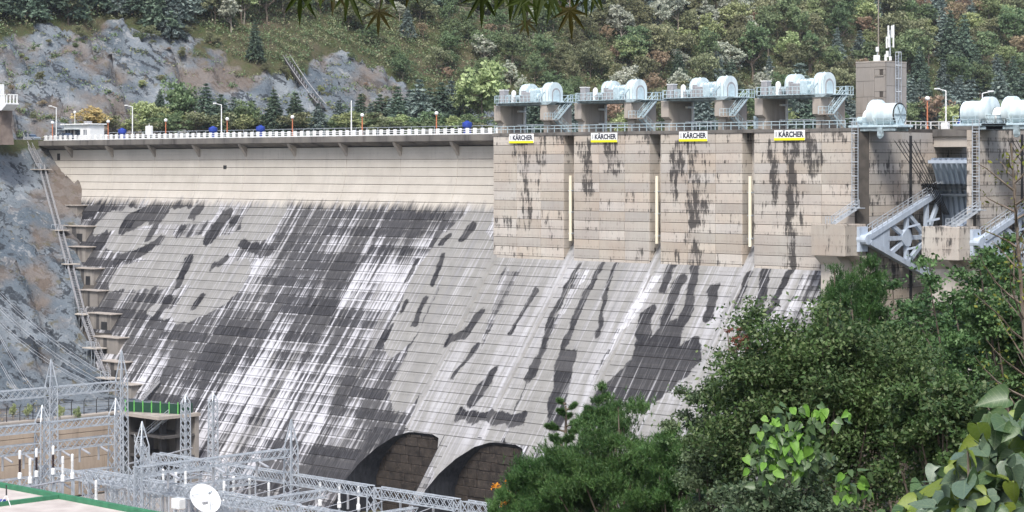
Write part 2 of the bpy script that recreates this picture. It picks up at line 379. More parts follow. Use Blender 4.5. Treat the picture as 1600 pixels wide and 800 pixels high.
# ------------------------------------------------------------------ terrain
def sstep(a, b, v): v = min(1, max(0, (v-a)/(b-a))); return v*v*(3-2*v)
FLOOR = -60.5
def XT(Y): return -150 + .2*max(Y, -10) if Y < 200 else -110 + .12*(Y-200)
def rock_top(Y): return 31 - .105*max(Y-20, 0) - .001*max(Y-60, 0)**2
def base_h(X, Y):
    u = XT(Y) - X
    if u >= 0:
        if u < 9: z = .2
        else: z = .2 + (u-9)*.72
        z += (0 if u < 9 else 3.5*noise.noise((X*.03, Y*.03, 1.7))*min(1,(u-9)/20))
        if Y > 130: z += sstep(130, 330, Y)*max(0, u-20)*.12
        return z
    up = .2 + u*.55; dn = -15.5 - .62*(X+134)
    k = sstep(-2, 14, Y)
    z = dn*(1-k) + max(up, -24)*k
    if Y < 6:
        z = max(min(z, .2), -47.5) if X < -62. else FLOOR
    return z
def rockness(X, Y, z):
    u = XT(Y) - X; n = noise.fractal((X*.05, Y*.05, z*.05), .9, 2.1, 4)
    if u < 0: return 1.0 if Y < 22 else 0.
    if u < 8: return 0.
    return sstep(-2, 3, rock_top(Y) + n*9 - z) * sstep(160, 120, Y + n*14)
def rock_disp(X, Y, z):
    # fractured slabs dipping along the face
    w1 = noise.noise((X*.05, Y*.05, z*.07)); w2 = noise.noise((X*.09+9, Y*.09, z*.12))
    q = z + .55*Y + w1*7 + .35*X; r = Y - .6*z + w2*6
    s1 = (q/6.5) % 1.; s2 = ((q*.8 + r*.5 + w2*3)/2.3) % 1.; s3 = ((r*.9 - q*.25)/9.) % 1.
    cell = noise.cell((math.floor(q/6.5)*1.37, math.floor((r*.9-q*.25)/9.)*2.11, .5))
    rid = noise.ridged_multi_fractal((q*.09, r*.05, X*.05), .9, 2.2, 5, 1., 2.) * .5
    return (s1-.5)*2.6 + (s2-.5)*.8 + (s3-.5)*1.4 + (cell-.5)*2.4 + (rid-.6)*2.2 + 1.2*w1
def H(X, Y, fine=True):
    z = base_h(X, Y); r = rockness(X, Y, z)
    if fine:
        if r > .01:
            edge = 1.
            u = XT(Y) - X
            if u >= 0: edge = min(1, max(0, (u-8)/4))
            else: edge = min(1, max(0, (z+47.4)/4)) * min(1, max(0, (-u-.5)/3))
            z += r*edge*rock_disp(X, Y, z)*(1.35 if u >= 0 else 1.15 - .8*sstep(-12, 2, Y))
        elif XT(Y)-X > 9: z += .8*noise.fractal((X*.12, Y*.12, 0), .8, 2., 3)
    return z
def grid_lines(spec):
    out = [spec[0][0]]
    for a, b, s in spec:
        n = max(1, round((b-a)/s)); out += [a + (b-a)*(i+1)/n for i in range(n)]
    return out
gx = grid_lines([(-420,-205,5),(-205,-62.4,.95),(-62.4,-61.5,.9),(-61.5,-30,6)]); gy = grid_lines([(-180,-115,5),(-115,150,.95),(150,520,3)])
V = []; RK = []
for yy in gy:
    for xx in gx:
        z = H(xx, yy); V.append((xx, yy, z)); RK.append(rockness(xx, yy, base_h(xx, yy)))
nx = len(gx)
F = [(j*nx+i, j*nx+i+1, (j+1)*nx+i+1, (j+1)*nx+i) for j in range(len(gy)-1) for i in range(nx-1)]
t = NT('hillside_rock_and_soil'); x, y, z = t.sep(t.pos)
rk = t.attr('rock')
q_ = t.math('ADD', t.math('ADD', z, t.math('MULTIPLY', y, .55)), t.math('MULTIPLY', x, .35)); r_ = t.math('SUBTRACT', y, t.math('MULTIPLY', z, .6))
wv_ = t.vm('SCALE', t.vm('SUBTRACT', t.noise(t.pos, .09, 4, .6, color=True), (.5,.5,.5)), scale=9.)
lay = t.vm('ADD', t.comb(q_, t.math('MULTIPLY', r_, .22), t.math('MULTIPLY', x, .3)), wv_)
n1 = t.noise(lay, .12, 6, .62); n2 = t.noise(lay, .48, 6, .68); n3 = t.noise(t.pos, .045, 4, .6); n4 = t.noise(t.pos, .35, 5, .65); n5 = t.noise(t.comb(r_, q_, x), .5, 6, .7)
dn = t.mr(y, -4, 2, 1, 0)
rc = t.mix(t.mr(n1, .40, .60), (.085,.108,.13), (.20,.225,.245))
rc = t.mix(t.mr(n2, .535, .575, 0, .9), rc, (.028,.034,.042))  # dark bands: shade of the crevices put into the rock colour
rc = t.mix(t.mr(n2, .44, .38, 0, .5), rc, (.33,.335,.335))
rc = t.mix(t.mr(n5, .58, .68, 0, .6), rc, (.05,.055,.06))
rc = t.mix(t.mr(t.math('ADD', n3, t.math('MULTIPLY', dn, -.04)), .48, .57, 0, .7), rc, (.165,.128,.10))
rc = t.mix(t.mr(n4, .58, .68, 0, .75), rc, (.10,.085,.045))
sc = t.mix(t.mr(n4, .35, .6), (.075,.068,.038), (.05,.066,.024)); sc = t.mix(t.mr(n3, .54, .66, 0, .5), sc, (.14,.108,.08))
c = t.mix(t.mr(t.math('ADD', rk, t.math('MULTIPLY', t.math('SUBTRACT', n4, .5), .9)), .4, .6), sc, rc)
t.bump(t.math('ADD', n2, t.math('MULTIPLY', n5, .6)), 1., .9)
M['hill'] = t.done(c, .92, 0, .2)
me = np_mesh('hillside', V, F, M['hill'])
a_ = me.attributes.new('rock', 'FLOAT', 'POINT'); a_.data.foreach_set('value', RK)
hill = struct(obj('hillside', me))
def march(px, py, t0=395, t1=1100, step=2.5):
    d = ray(px, py); tt = t0
    while tt < t1:
        p = CAM + d*tt
        if p.z < base_h(p.x, p.y): return p, tt
        tt += step
    return None, None
# valley floor and right bank
def H2(X, Y):
    z = max(FLOOR, FLOOR + (X-112)*.405)
    z += 1.2*noise.fractal((X*.03, Y*.03, 4), .8, 2., 3) * sstep(112, 140, X)
    z -= sstep(26, 4, math.hypot(X-CX, Y-CY))*1.2
    return min(z, 40)
gx2 = grid_lines([(-60,110,14),(110,430,4)]); gy2 = grid_lines([(-460,40,5)])
V = [(xx, yy, H2(xx, yy)) for yy in gy2 for xx in gx2]; n_ = len(gx2)
F = [(j*n_+i, j*n_+i+1, (j+1)*n_+i+1, (j+1)*n_+i) for j in range(len(gy2)-1) for i in range(n_-1)]
M['soil'] = simple('bank_soil', (.09,.075,.05), (.05,.065,.025), .5, .95, bump=.4)
struct(obj('valley_ground', np_mesh('valley_ground', V, F, M['soil'])))
t = NT('reservoir_water'); t.bump(t.noise(t.pos, .8, 3), .15, .1); M['water'] = t.done((.02,.05,.05), .08, 0, .5)
struct(MB().add([(-160,14.5,-8),(420,14.5,-8),(420,520,-8),(-160,520,-8)], [(0,1,2,3)]).build('reservoir_water', M['water']))

# ------------------------------------------------------------------ dam
LIFT = 1.5
def slab(x0, x1, p0, p1, t_=.14, c=.045, g=.032):
    """one pour: x0..x1 wide, from profile point p0 (y,z upper) to p1 (lower); chamfered rim, stands t_ proud of the core"""
    p0 = Vector((0, *p0)); p1 = Vector((0, *p1)); d = (p1-p0).normalized(); n = Vector((0, d.z, -d.y))
    if n.y > 0: n = -n
    a = p0 + d*g; b = p1 - d*g
    rim = [(x0+g, a), (x1-g, a), (x1-g, b), (x0+g, b)]
    fr = [(x0+g+c, a + d*c), (x1-g-c, a + d*c), (x1-g-c, b - d*c), (x0+g+c, b - d*c)]
    vs_ = [Vector((x, 0, 0)) + q - n*t_ for x, q in rim] + [Vector((x, 0, 0)) + q - n*c for x, q in rim] + [Vector((x, 0, 0)) + q for x, q in fr]
    fs = [(8,9,10,11)]
    for k in (0, 4):
        for i in range(4): j = (i+1) % 4; fs.append((k+i, k+j, k+4+j, k+4+i))
    return vs_, fs
rng = random.Random(5)
# profile of the left section: deck soffit, vertical wall, flare, straight slope
prof = [(8., -1.9), (8., -4.7)]
for i in range(1, 7):
    q = i/6; prof.append((8*(1-q)**2 + 2*q*(1-q)*8 + q*q*5, -4.7*(1-q)**2 + 2*q*(1-q)*-9.7 + q*q*-13.7))
def wall_y(z):
    if z <= -13.7: return slope_y(z)
    for (ya, za), (yb, zb) in zip(prof, prof[1:]):
        if zb <= z <= za: return ya + (yb-ya)*(za-z)/(za-zb)
    return 8.
JX = [-153.9 + 14.53*i for i in range(10)] + [-6.7]      # block joints of the left section
ZL = [-1.95, -4.2] + [-4.2 - LIFT*i for i in range(1, 38)]
dam = thing('dam_wall', 'long concrete dam wall with dark streaked sloping face and washed pale blots, below the white balustrade', 'dam', (0,0,0))
core = MB()
NICHE = [(-13.7+18.1*k, 2.6+18.1*k) for k in range(3)]; NTOP = -47.2
def core_strip(mb, x0, x1, ztop, zbot, fn, inset=.12, back=15.):
    zs = [ztop] + [z_ for z_ in ZL if zbot < z_ < ztop] + [zbot]
    poly = [(back, ztop)] + [(fn(z_)+inset, z_) for z_ in zs] + [(back, zbot)]
    mb.prism(poly, 'x', x0, x1)
core_strip(core, -150., -13.7, -1.96, -62, wall_y)
core_strip(core, -13.7, -6.7, -1.96, NTOP, wall_y)
core.build('core', M['joint'], dam)
# deck with sloped haunch, corbels
deck = MB().prism([(5.8,0.),(5.8,-1.05),(6.0,-1.1),(7.95,-1.8),(14.5,-1.95),(14.5,0.)], 'x', -150, -6.75)
deck.build('deck', M['fascia'], dam)
for X in JX[1:10]:
    MB().prism([(6.2,-1.1),(7.99,-1.8),(7.99,-3.6),(7.5,-2.8),(6.5,-1.7)], 'x', X-.35, X+.35).build('corbel', M['conc'], dam)
def contact_x(z): return -134 - (z+13)*1.63
cnt = 0
for b in range(10):
    x0, x1 = JX[b], JX[b+1]
    fm = face_material('dam_face_%d' % b, x0, x1)
    cache = {}
    for k in range(len(ZL)-1):
        za, zb = ZL[k], ZL[k+1]
        if za < -61 or (za < -13 and x1 < contact_x(za) - 1) or x1 < -149: continue
        X0 = max(x0, -149.9); X1 = x1
        if b == 9 and za < NTOP + .2: X1 = NICHE[0][0]
        elif X1 > -6.7: X1 = -6.7
        if X1 - X0 < 1: continue
        pa, pb = (wall_y(za), za), (wall_y(zb), zb)
        if za <= -13.7:
            key = (X0, X1)
            if key not in cache:
                vs_, fs = slab(X0, X1, (0, 0), (-SM*LIFT, -LIFT)); cache[key] = MB().add(vs_, fs).mesh('concrete_lift', fm)
            obj('concrete_lift', cache[key], dam, (0, pa[0] - rng.random()*.03, pa[1]))
        else:
            vs_, fs = slab(X0, X1, pa, pb); MB().add(vs_, fs).build('concrete_lift', fm, dam, (0, -rng.random()*.02, 0))
        cnt += 1
# small drain openings in the upper wall
for px, py in ((92,245),(352,264)):
    p = onY(px, py, 8); MB().box(p.x-.5, p.x+.5, 7.9, 8.2, p.z-.7, p.z+.7).build('drain_opening', M['dark'], dam)
print('left lifts', cnt)

# ------------------------------------------------------------------ intake section
intake = thing('intake_block', 'tan concrete intake wall with four tall panels, dark streaks and black sloping face below', 'dam', (0,0,0))
BL = [(-6.6+18*k, 9.2+18*k) for k in range(4)]; BL[3] = (47.4, 65.3)
GD = 2.4
core = MB()
for a, b in BL: core.prism([(a+.1,.12),(b-.1,.12),(b-.1,14.9),(a+.1,14.9)], 'z', -21, -.05)
for k in range(3): core.box(BL[k][1]-.2, BL[k+1][0]+.2, GD+.12, 14.8, -21, -.1)
def sl2(z_): return slope_y(z_)
XE = 66.4
pieces = [(-6.7, -6.7)]
# slope core, leaving the three bays at the foot open
core_strip(core, -6.7, XE, -17.2, NTOP, sl2, .12, 12)
edges = [-13.7] + [v for n_ in NICHE for v in n_] + [XE]
for k, (a, b) in enumerate(NICHE):
    nb = NICHE[k+1][0] if k+1 < len(NICHE) else XE
    core_strip(core, b, nb, NTOP, -62, sl2, .12, 5)
core.build('core', M['joint'], intake)
crest = MB().box(-6.7, 65.3, -.12, 14.9, -.5, 0.).build('crest_slab', M['fascia'], intake)
cnt = 0
for k, (a, b) in enumerate(BL):
    wm = wall_material('intake_face_%d' % k, a, b)
    me = None
    xs = [a + (b-a)*q for q in (0, .34, .68, 1)]
    for i in range(14):
        za = -.5 - LIFT*i; zb = za - LIFT
        if i == 13: zb = -20.4-.4
        for xa, xb in zip(xs, xs[1:]):
            vs_, fs = slab(xa, xb, (0, za), (0, zb)); MB().add(vs_, fs).build('concrete_lift', wm, intake, (0, -rng.random()*.025, 0)); cnt += 1
    # side return of the recess
    if k < 3:
        for i in range(13):
            za = -.5 - LIFT*i; zb = za - LIFT
            MB().box(b-.12, b+.02, .1, GD+.1, zb+.04, za-.04).build('return_lift', wm, intake)
        MB().box(b, BL[k+1][0], GD, GD+.14, -17.6, -.5).build('recess_back', wm, intake)
def hole(x0, x1, z_):                                   # remaining x-ranges of a lift outside the bays
    segs = [(x0, x1)]
    for a, b in NICHE:
        new = []
        for s0, s1 in segs:
            if b <= s0 or a >= s1: new.append((s0, s1))
            else:
                if a > s0 + .3: new.append((s0, a))
                if b < s1 - .3: new.append((b, s1))
        segs = new
    return segs
SXS = [-6.7, 10.3, 28.3, 46.3, XE]
fms = [face_material('spill_face_%d' % i, SXS[i], SXS[i+1]) for i in range(4)]
ZS = [SZ0+.3] + [-21.9+.3 - LIFT*i for i in range(27)]
for i in range(len(ZS)-1):
    za, zb = ZS[i], ZS[i+1]
    for k in range(4):
        segs = [(SXS[k], SXS[k+1])] if zb > NTOP - .3 else hole(SXS[k], SXS[k+1], za)
        for a, b in segs:
            vs_, fs = slab(a, b, (slope_y(za), za), (slope_y(zb), zb)); MB().add(vs_, fs).build('concrete_lift', fms[k], intake, (0, -rng.random()*.03, 0)); cnt += 1
# sloping floor in the recesses between the panels, low guide ribs running down from them
for k in range(3):
    a, b = BL[k][1], BL[k+1][0]
    vs_, fs = slab(a, b, (slope_y(-17.1), -17.1), (slope_y(-20.3), -20.3)); MB().add(vs_, fs).build('concrete_lift', fms[k], intake)
M['rib'] = concrete_plain('rib_concrete', (.36,.37,.40), (.52,.53,.56), .25)
for X in (10.3, 28.3, 46.3, -6.2):
    z1 = NTOP + .3 if X < 40 else -59
    z0 = -17.4 if X > 0 else -15
    w = .55
    d = Vector((0, SM, 1)).normalized(); n = Vector((0, -1, SM)).normalized()*.22
    mb = MB()
    p, q = Vector((X, slope_y(z0), z0)), Vector((X, slope_y(z1), z1))
    mb.add([p+Vector((-w,0,0)), p+Vector((w,0,0)), p+Vector((w*.7,0,0))+n, p+Vector((-w*.7,0,0))+n, q+Vector((-w,0,0)), q+Vector((w,0,0)), q+Vector((w*.7,0,0))+n, q+Vector((-w*.7,0,0))+n], [(0,1,5,4),(1,2,6,5),(2,3,7,6),(3,0,4,7),(0,3,2,1),(4,5,6,7)])
    mb.build('guide_rib', fms[max(0, [10.3,28.3,46.3,-6.2].index(X)) if X > 0 else 0], intake)
# bays at the foot: chamfered left corner, side wall, raked head, rough block back wall
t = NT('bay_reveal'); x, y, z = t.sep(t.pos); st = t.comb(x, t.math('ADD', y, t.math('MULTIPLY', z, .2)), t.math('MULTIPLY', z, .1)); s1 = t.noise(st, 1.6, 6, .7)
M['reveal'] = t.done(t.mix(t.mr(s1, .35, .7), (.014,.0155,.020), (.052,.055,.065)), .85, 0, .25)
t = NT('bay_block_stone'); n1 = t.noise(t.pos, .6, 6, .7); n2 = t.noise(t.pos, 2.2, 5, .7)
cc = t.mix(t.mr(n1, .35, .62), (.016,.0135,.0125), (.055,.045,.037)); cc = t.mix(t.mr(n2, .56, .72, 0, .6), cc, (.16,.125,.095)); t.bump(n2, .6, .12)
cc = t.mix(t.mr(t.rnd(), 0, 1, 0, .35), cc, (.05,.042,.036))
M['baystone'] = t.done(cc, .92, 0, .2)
for a, b in NICHE:
    a += .03; b -= .03
    yt = slope_y(NTOP); yb = yt + .5; zr = NTOP - 1.2
    OUT = [(a,-62.),(a,NTOP-7.6),(a+1.1,NTOP-5.2),(a+3.0,NTOP-2.9),(a+5.6,NTOP-1.0),(a+8.2,NTOP-.15),(a+9.5,NTOP),(b-2.6,NTOP),(b-.9,NTOP-.4),(b,NTOP-1.8),(b,-62.)]
    m = MB(); fill = MB(); cx_ = (a+b)/2
    for (x0_, z0_), (x1_, z1_) in zip(OUT, OUT[1:]):
        inn = [(x0_ + .4*(cx_-x0_)/(b-a), z0_-.5), (x1_ + .4*(cx_-x1_)/(b-a), z1_-.5)]
        yi = [max(yb, slope_y(q[1])+.9) for q in inn]
        m.add([(x0_,slope_y(z0_)-.02,z0_),(x1_,slope_y(z1_)-.02,z1_),(inn[1][0],yi[1],inn[1][1]),(inn[0][0],yi[0],inn[0][1])], [(0,1,2,3)])
        if z0_ > -61 and z1_ > -61:
            fill.add([(x0_,slope_y(z0_)-.03,z0_),(x1_,slope_y(z1_)-.03,z1_),(x1_,slope_y(NTOP+.05)-.03,NTOP+.05),(x0_,slope_y(NTOP+.05)-.03,NTOP+.05)], [(0,1,2,3)])
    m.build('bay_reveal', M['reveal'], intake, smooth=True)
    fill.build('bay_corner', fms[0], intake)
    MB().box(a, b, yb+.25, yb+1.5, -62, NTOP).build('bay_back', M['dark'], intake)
    z_ = -62; row = 0
    while z_ < NTOP - .6:
        hh = 1.25 + rng.random()*.35; x_ = a - rng.random()*2
        while x_ < b:
            ww = 1.8 + rng.random()*2.2
            l, r_ = max(a, x_+.04), min(b, x_+ww-.04); zt = min(z_+hh-.05, NTOP-.5)
            if r_ - l > .4:
                o = rng.random()*.22
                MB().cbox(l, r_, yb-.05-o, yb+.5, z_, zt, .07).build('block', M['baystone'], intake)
            x_ += ww
        z_ += hh; row += 1
print('intake lifts', cnt)
# cream air pipes in the recesses
for k in range(3):
    X = (BL[k][1]+BL[k+1][0])/2 + .3
    p = thing('air_pipe', ['cream vertical air pipe in the recess between first and second sign panels', 'cream vertical air pipe in the recess between second and third sign panels', 'cream vertical air pipe in the recess between third and fourth sign panels'][k], 'pipe', (X, .1, -17.3), group='cream air pipes in the wall recesses')
    MB().tube((0,0,0),(0,0,10.4),.27,.27,12).build('pipe', M['cream'], p, smooth=True)
    for zz in (1.2, 4.6, 8.0): MB().box(-.4,.4,-.1,2.6,zz-.08,zz+.08).build('bracket', M['steel'], p)
# ------------------------------------------------------------------ abutment steps and stairs on the left bank
def stair(parent, p, q, w, mat, rail=True, rises=None, side=None):
    """open steel flight from p (top) to q (bottom): two stringers, treads, hand rails"""
    p, q = Vector(p), Vector(q); d = q - p; hd = Vector((d.x, d.y, 0)).normalized(); s = Vector((-hd.y, hd.x, 0))*(w/2)
    for sg in (-1, 1): MB().bar(p+s*sg, q+s*sg, .08, .3).build('stringer', mat, parent)
    n = max(4, int(abs(d.z)/.3)); tr = MB()
    for i in range(n+1):
        c = p + d*(i/n); tr.bar(c-s, c+s, .26, .06)
    tr.build('tread', mat, parent)
    if rail:
        for sg in (-1, 1):
            m = MB(); up = Vector((0,0,1.05))
            m.bar(p+s*sg+up, q+s*sg+up, .07); m.bar(p+s*sg+up*.55, q+s*sg+up*.55, .05)
            k = max(3, int(d.length/1.3))
            for i in range(k+1): c = p + d*(i/k) + s*sg; m.bar(c, c+up, .06)
            m.build('handrail', mat, parent)
steps = [(-134-(z_+13)*1.63, slope_y(z_), z_) for z_ in (-13.4, -17.5, -21.5, -25.5, -29.5, -33.5, -37.5, -41.5, -45.)]
M['abut'] = concrete_plain('abutment_concrete', (.30,.275,.245), (.18,.165,.15), 1.1)
ab = thing('abutment_steps', 'stepped concrete blocks between rock face and dark left edge of dam', 'wall')
for i, (X, Y, Z) in enumerate(steps):
    h = 4.2; w = 2. + rng.random()*2.8; X += rng.uniform(-1.,.6); y0 = slope_y(Z-h) - .5
    yf = slope_y(Z-h*.75); MB().box(X-3.2, X+w, yf, Y+2, Z-h-.6, Z-.2).build('block', M['abut'], ab)
    MB().box(X-1.2+rng.random(), X-.2+rng.random()*.8, yf-.02, yf+.4, Z-h-.3, Z-.25).build('shaft', M['concd'], ab)
    MB().cbox(X-3.6, X+w+.5, yf-.3-.2*rng.random(), Y+1.0, Z-.2, Z, .04).build('ledge', M['conc'], ab)
    if i % 2: MB().box(X+.6, X+w-1.2, yf-.03, yf+.5, Z-h+.8, Z-h+2.6).build('opening', M['dark'], ab)
ast = thing('abutment_stair', 'galvanised zigzag access stair climbing the rock edge beside the dam', 'stair')
way = [(58,232),(84,312),(112,378),(128,430),(150,492),(170,545),(192,592)]
wp = []
for px, py in way:
    zz = onslope(px, py).z if py > 300 else -2.2
    q = onslope(px, py) if py > 300 else onY(px, py, 6.5)
    q = q + Vector((-1.2, -2.2, 0)); q.z = max(q.z + .3, H(q.x, q.y) + .4); wp.append(q)
for i in range(len(wp)-1):
    stair(ast, wp[i], wp[i+1] + Vector((-1.2,.6,0)), 1.0, M['grey'])
    c = wp[i+1]; MB().box(c.x-2.6, c.x+1.8, c.y-1.2, c.y+1.4, c.z-.2, c.z).build('landing', M['concl'], ast)
    m = MB()
    for sx in (-1.5, 0, 1.0): m.bar((c.x+sx,c.y-.85,c.z-3.5),(c.x+sx,c.y-.85,c.z+1.1),.07)
    m.bar((c.x-1.5,c.y-.85,c.z+1.1),(c.x+1.,c.y-.85,c.z+1.1),.07); m.build('landing_rail', M['steel'], ast)
# ------------------------------------------------------------------ spillway piers, gates
def railing(name, pts, mat, parent, h=1.05, gap=1.6, rails=(1.0,.55), w=.06):
    m = MB()
    for a, b in zip(pts, pts[1:]):
        a, b = Vector(a), Vector(b); L = (b-a).length; n = max(1, round(L/gap))
        for i in range(n+1): c = a + (b-a)*(i/n); m.bar(c, c+Vector((0,0,h)), w)
        for r in rails: m.bar(a+Vector((0,0,h*r)), b+Vector((0,0,h*r)), w)
    return m.build(name, mat, parent)
def ladder(parent, X, Y, z0, z1, nrm, w=.75, cage=True, mat=None):
    mat = mat or M['steel']; nrm = Vector(nrm); s = Vector((-nrm.y, nrm.x, 0))
    m = MB()
    for sg in (-1,1): m.bar(Vector((X,Y,z0))+s*sg*w/2, Vector((X,Y,z1))+s*sg*w/2, .09)
    m.build('side_rail', mat, parent)
    m = MB(); z_ = z0
    while z_ < z1: m.bar(Vector((X,Y,z_))-s*w/2, Vector((X,Y,z_))+s*w/2, .05); z_ += .4
    m.build('rung', mat, parent)
    if cage:
        m = MB(); z_ = z0 + 1.5; P = []
        for i in range(5): a = math.pi*i/4; P.append(s*math.cos(a)*w*.62 + nrm*(math.sin(a)*.75))
        while z_ < z1 + .5:
            c = Vector((X,Y,z_))
            for u, v in zip(P, P[1:]): m.bar(c+u, c+v, .05, .12)
            z_ += 1.9
        for u in P: m.bar(Vector((X,Y,z0+1.5))+u, Vector((X,Y,z1+.4))+u, .05)
        m.build('safety_cage', mat, parent)
    else:
        m = MB(); z_ = z0 + .8
        while z_ < z1: m.bar(Vector((X,Y,z_))+s*.45+nrm*.1, Vector((X,Y,z_))-s*.45+nrm*.1, .14, .14); z_ += 2.
        m.build('standoff', mat, parent)
M['pierw'] = wall_material('pier_face', 60, 130, .92, False)
M['pierw2'] = wall_material('pier_front', 60, 130, 1., False)
PX = [66.6, 84.9, 103.2]                      # +X faces of the three piers
def pier(i):
    xr = PX[i]
    t_ = thing('spillway_pier', ['stained concrete pier wall under the square tower, beside the intake panels', 'narrow nosed concrete pier between the two radial gates', 'far stained concrete pier beyond the second gate'][i], 'pier', (0,0,0), group='spillway piers')
    if i == 0: poly = [(65.4,.3),(65.6,.3),(xr,1.6),(xr,34),(60,34),(60,15.1),(65.4,15.1)]
    else: poly = [(xr-1.1,-.2),(xr-.1,-.2),(xr,.2),(xr,34),(xr-3.2,34),(xr-3.2,4)]
    MB().prism(poly, 'z', -36, -.55 if i else -.05).build('pier_core', M['joint'], t_)
    k = 0; z_ = -.5
    while z_ > -34:
        for ya, yb in ((1.7 if i == 0 else .3, 9.5), (9.6, 18.2), (18.3, 33.9)):
            MB().box(xr-.05, xr+.08, ya, yb, z_-LIFT+.05, z_-.03).build('concrete_lift', M['pierw'], t_)
        if i: MB().box(xr-1.06, xr-.14, -.32, -.1, z_-LIFT+.05, z_-.03).build('nose_lift', M['pierw2'], t_)
        z_ -= LIFT
    # dark vertical gate slot
    for ys in (11.6,): MB().box(xr+.02, xr+.12, ys, ys+.7, -34, -1).build('gate_slot', M['dark'], t_)
    if i: MB().box(xr-3.3, xr+.1, -.3, 34, -.5, 0).build('pier_cap', M['fascia'], t_)
    # trunnion corbel: block with under-cut foot
    cx0, cx1 = xr-5.2, xr+.6
    m = MB().cbox(cx0, cx1, -5, .1, -18.0, -13.55, .08); m.build('corbel', M['pierw2'], t_)
    MB().prism([(-4.9,-18.0),(.1,-18.0),(.1,-24),(-3.2,-24),(-3.2,-19.3)], 'x', cx0+.4, cx1-1.6).build('corbel_foot', M['concl'], t_)
    MB().prism([(-2.5,-18.0),(.1,-18.0),(.1,-24),(-1.,-24),(-1.,-19.3)], 'x', cx1-1.5, cx1+1.0).build('corbel_foot', M['conc'], t_)
    MB().box(cx1+.02, cx1+.5, -2.2, -.2, -17.4, -13.9).build('trunnion_plate', M['gatep'], t_)
    return t_
for i in range(3): pier(i)
# crest bridge over the bays and the wall beyond the gates
cb = thing('crest_bridge', 'concrete road girder spanning the gate bays at crest level', 'bridge')
for i in range(2):
    MB().box(PX[i]+.1, PX[i+1]-3.25, 18.0, 26, -2.6, -1.1).build('girder', M['concl'], cb)
    MB().box(PX[i]+.1, PX[i+1]-3.25, 17.6, 26.5, -1.08, -.02).build('deck', M['fascia'], cb)
    MB().box(PX[i]+.1, PX[i+1]-3.25, 31, 33.5, -34, -2.7).build('back_wall', M['pierw'], cb)
MB().box(60.2, 66.5, 15.2, 33.8, -.04, 0.02).build('deck', M['asphalt'], cb)
MB().box(103.4, 140, .5, 30, -36, 0).build('end_wall', M['pierw'], cb)
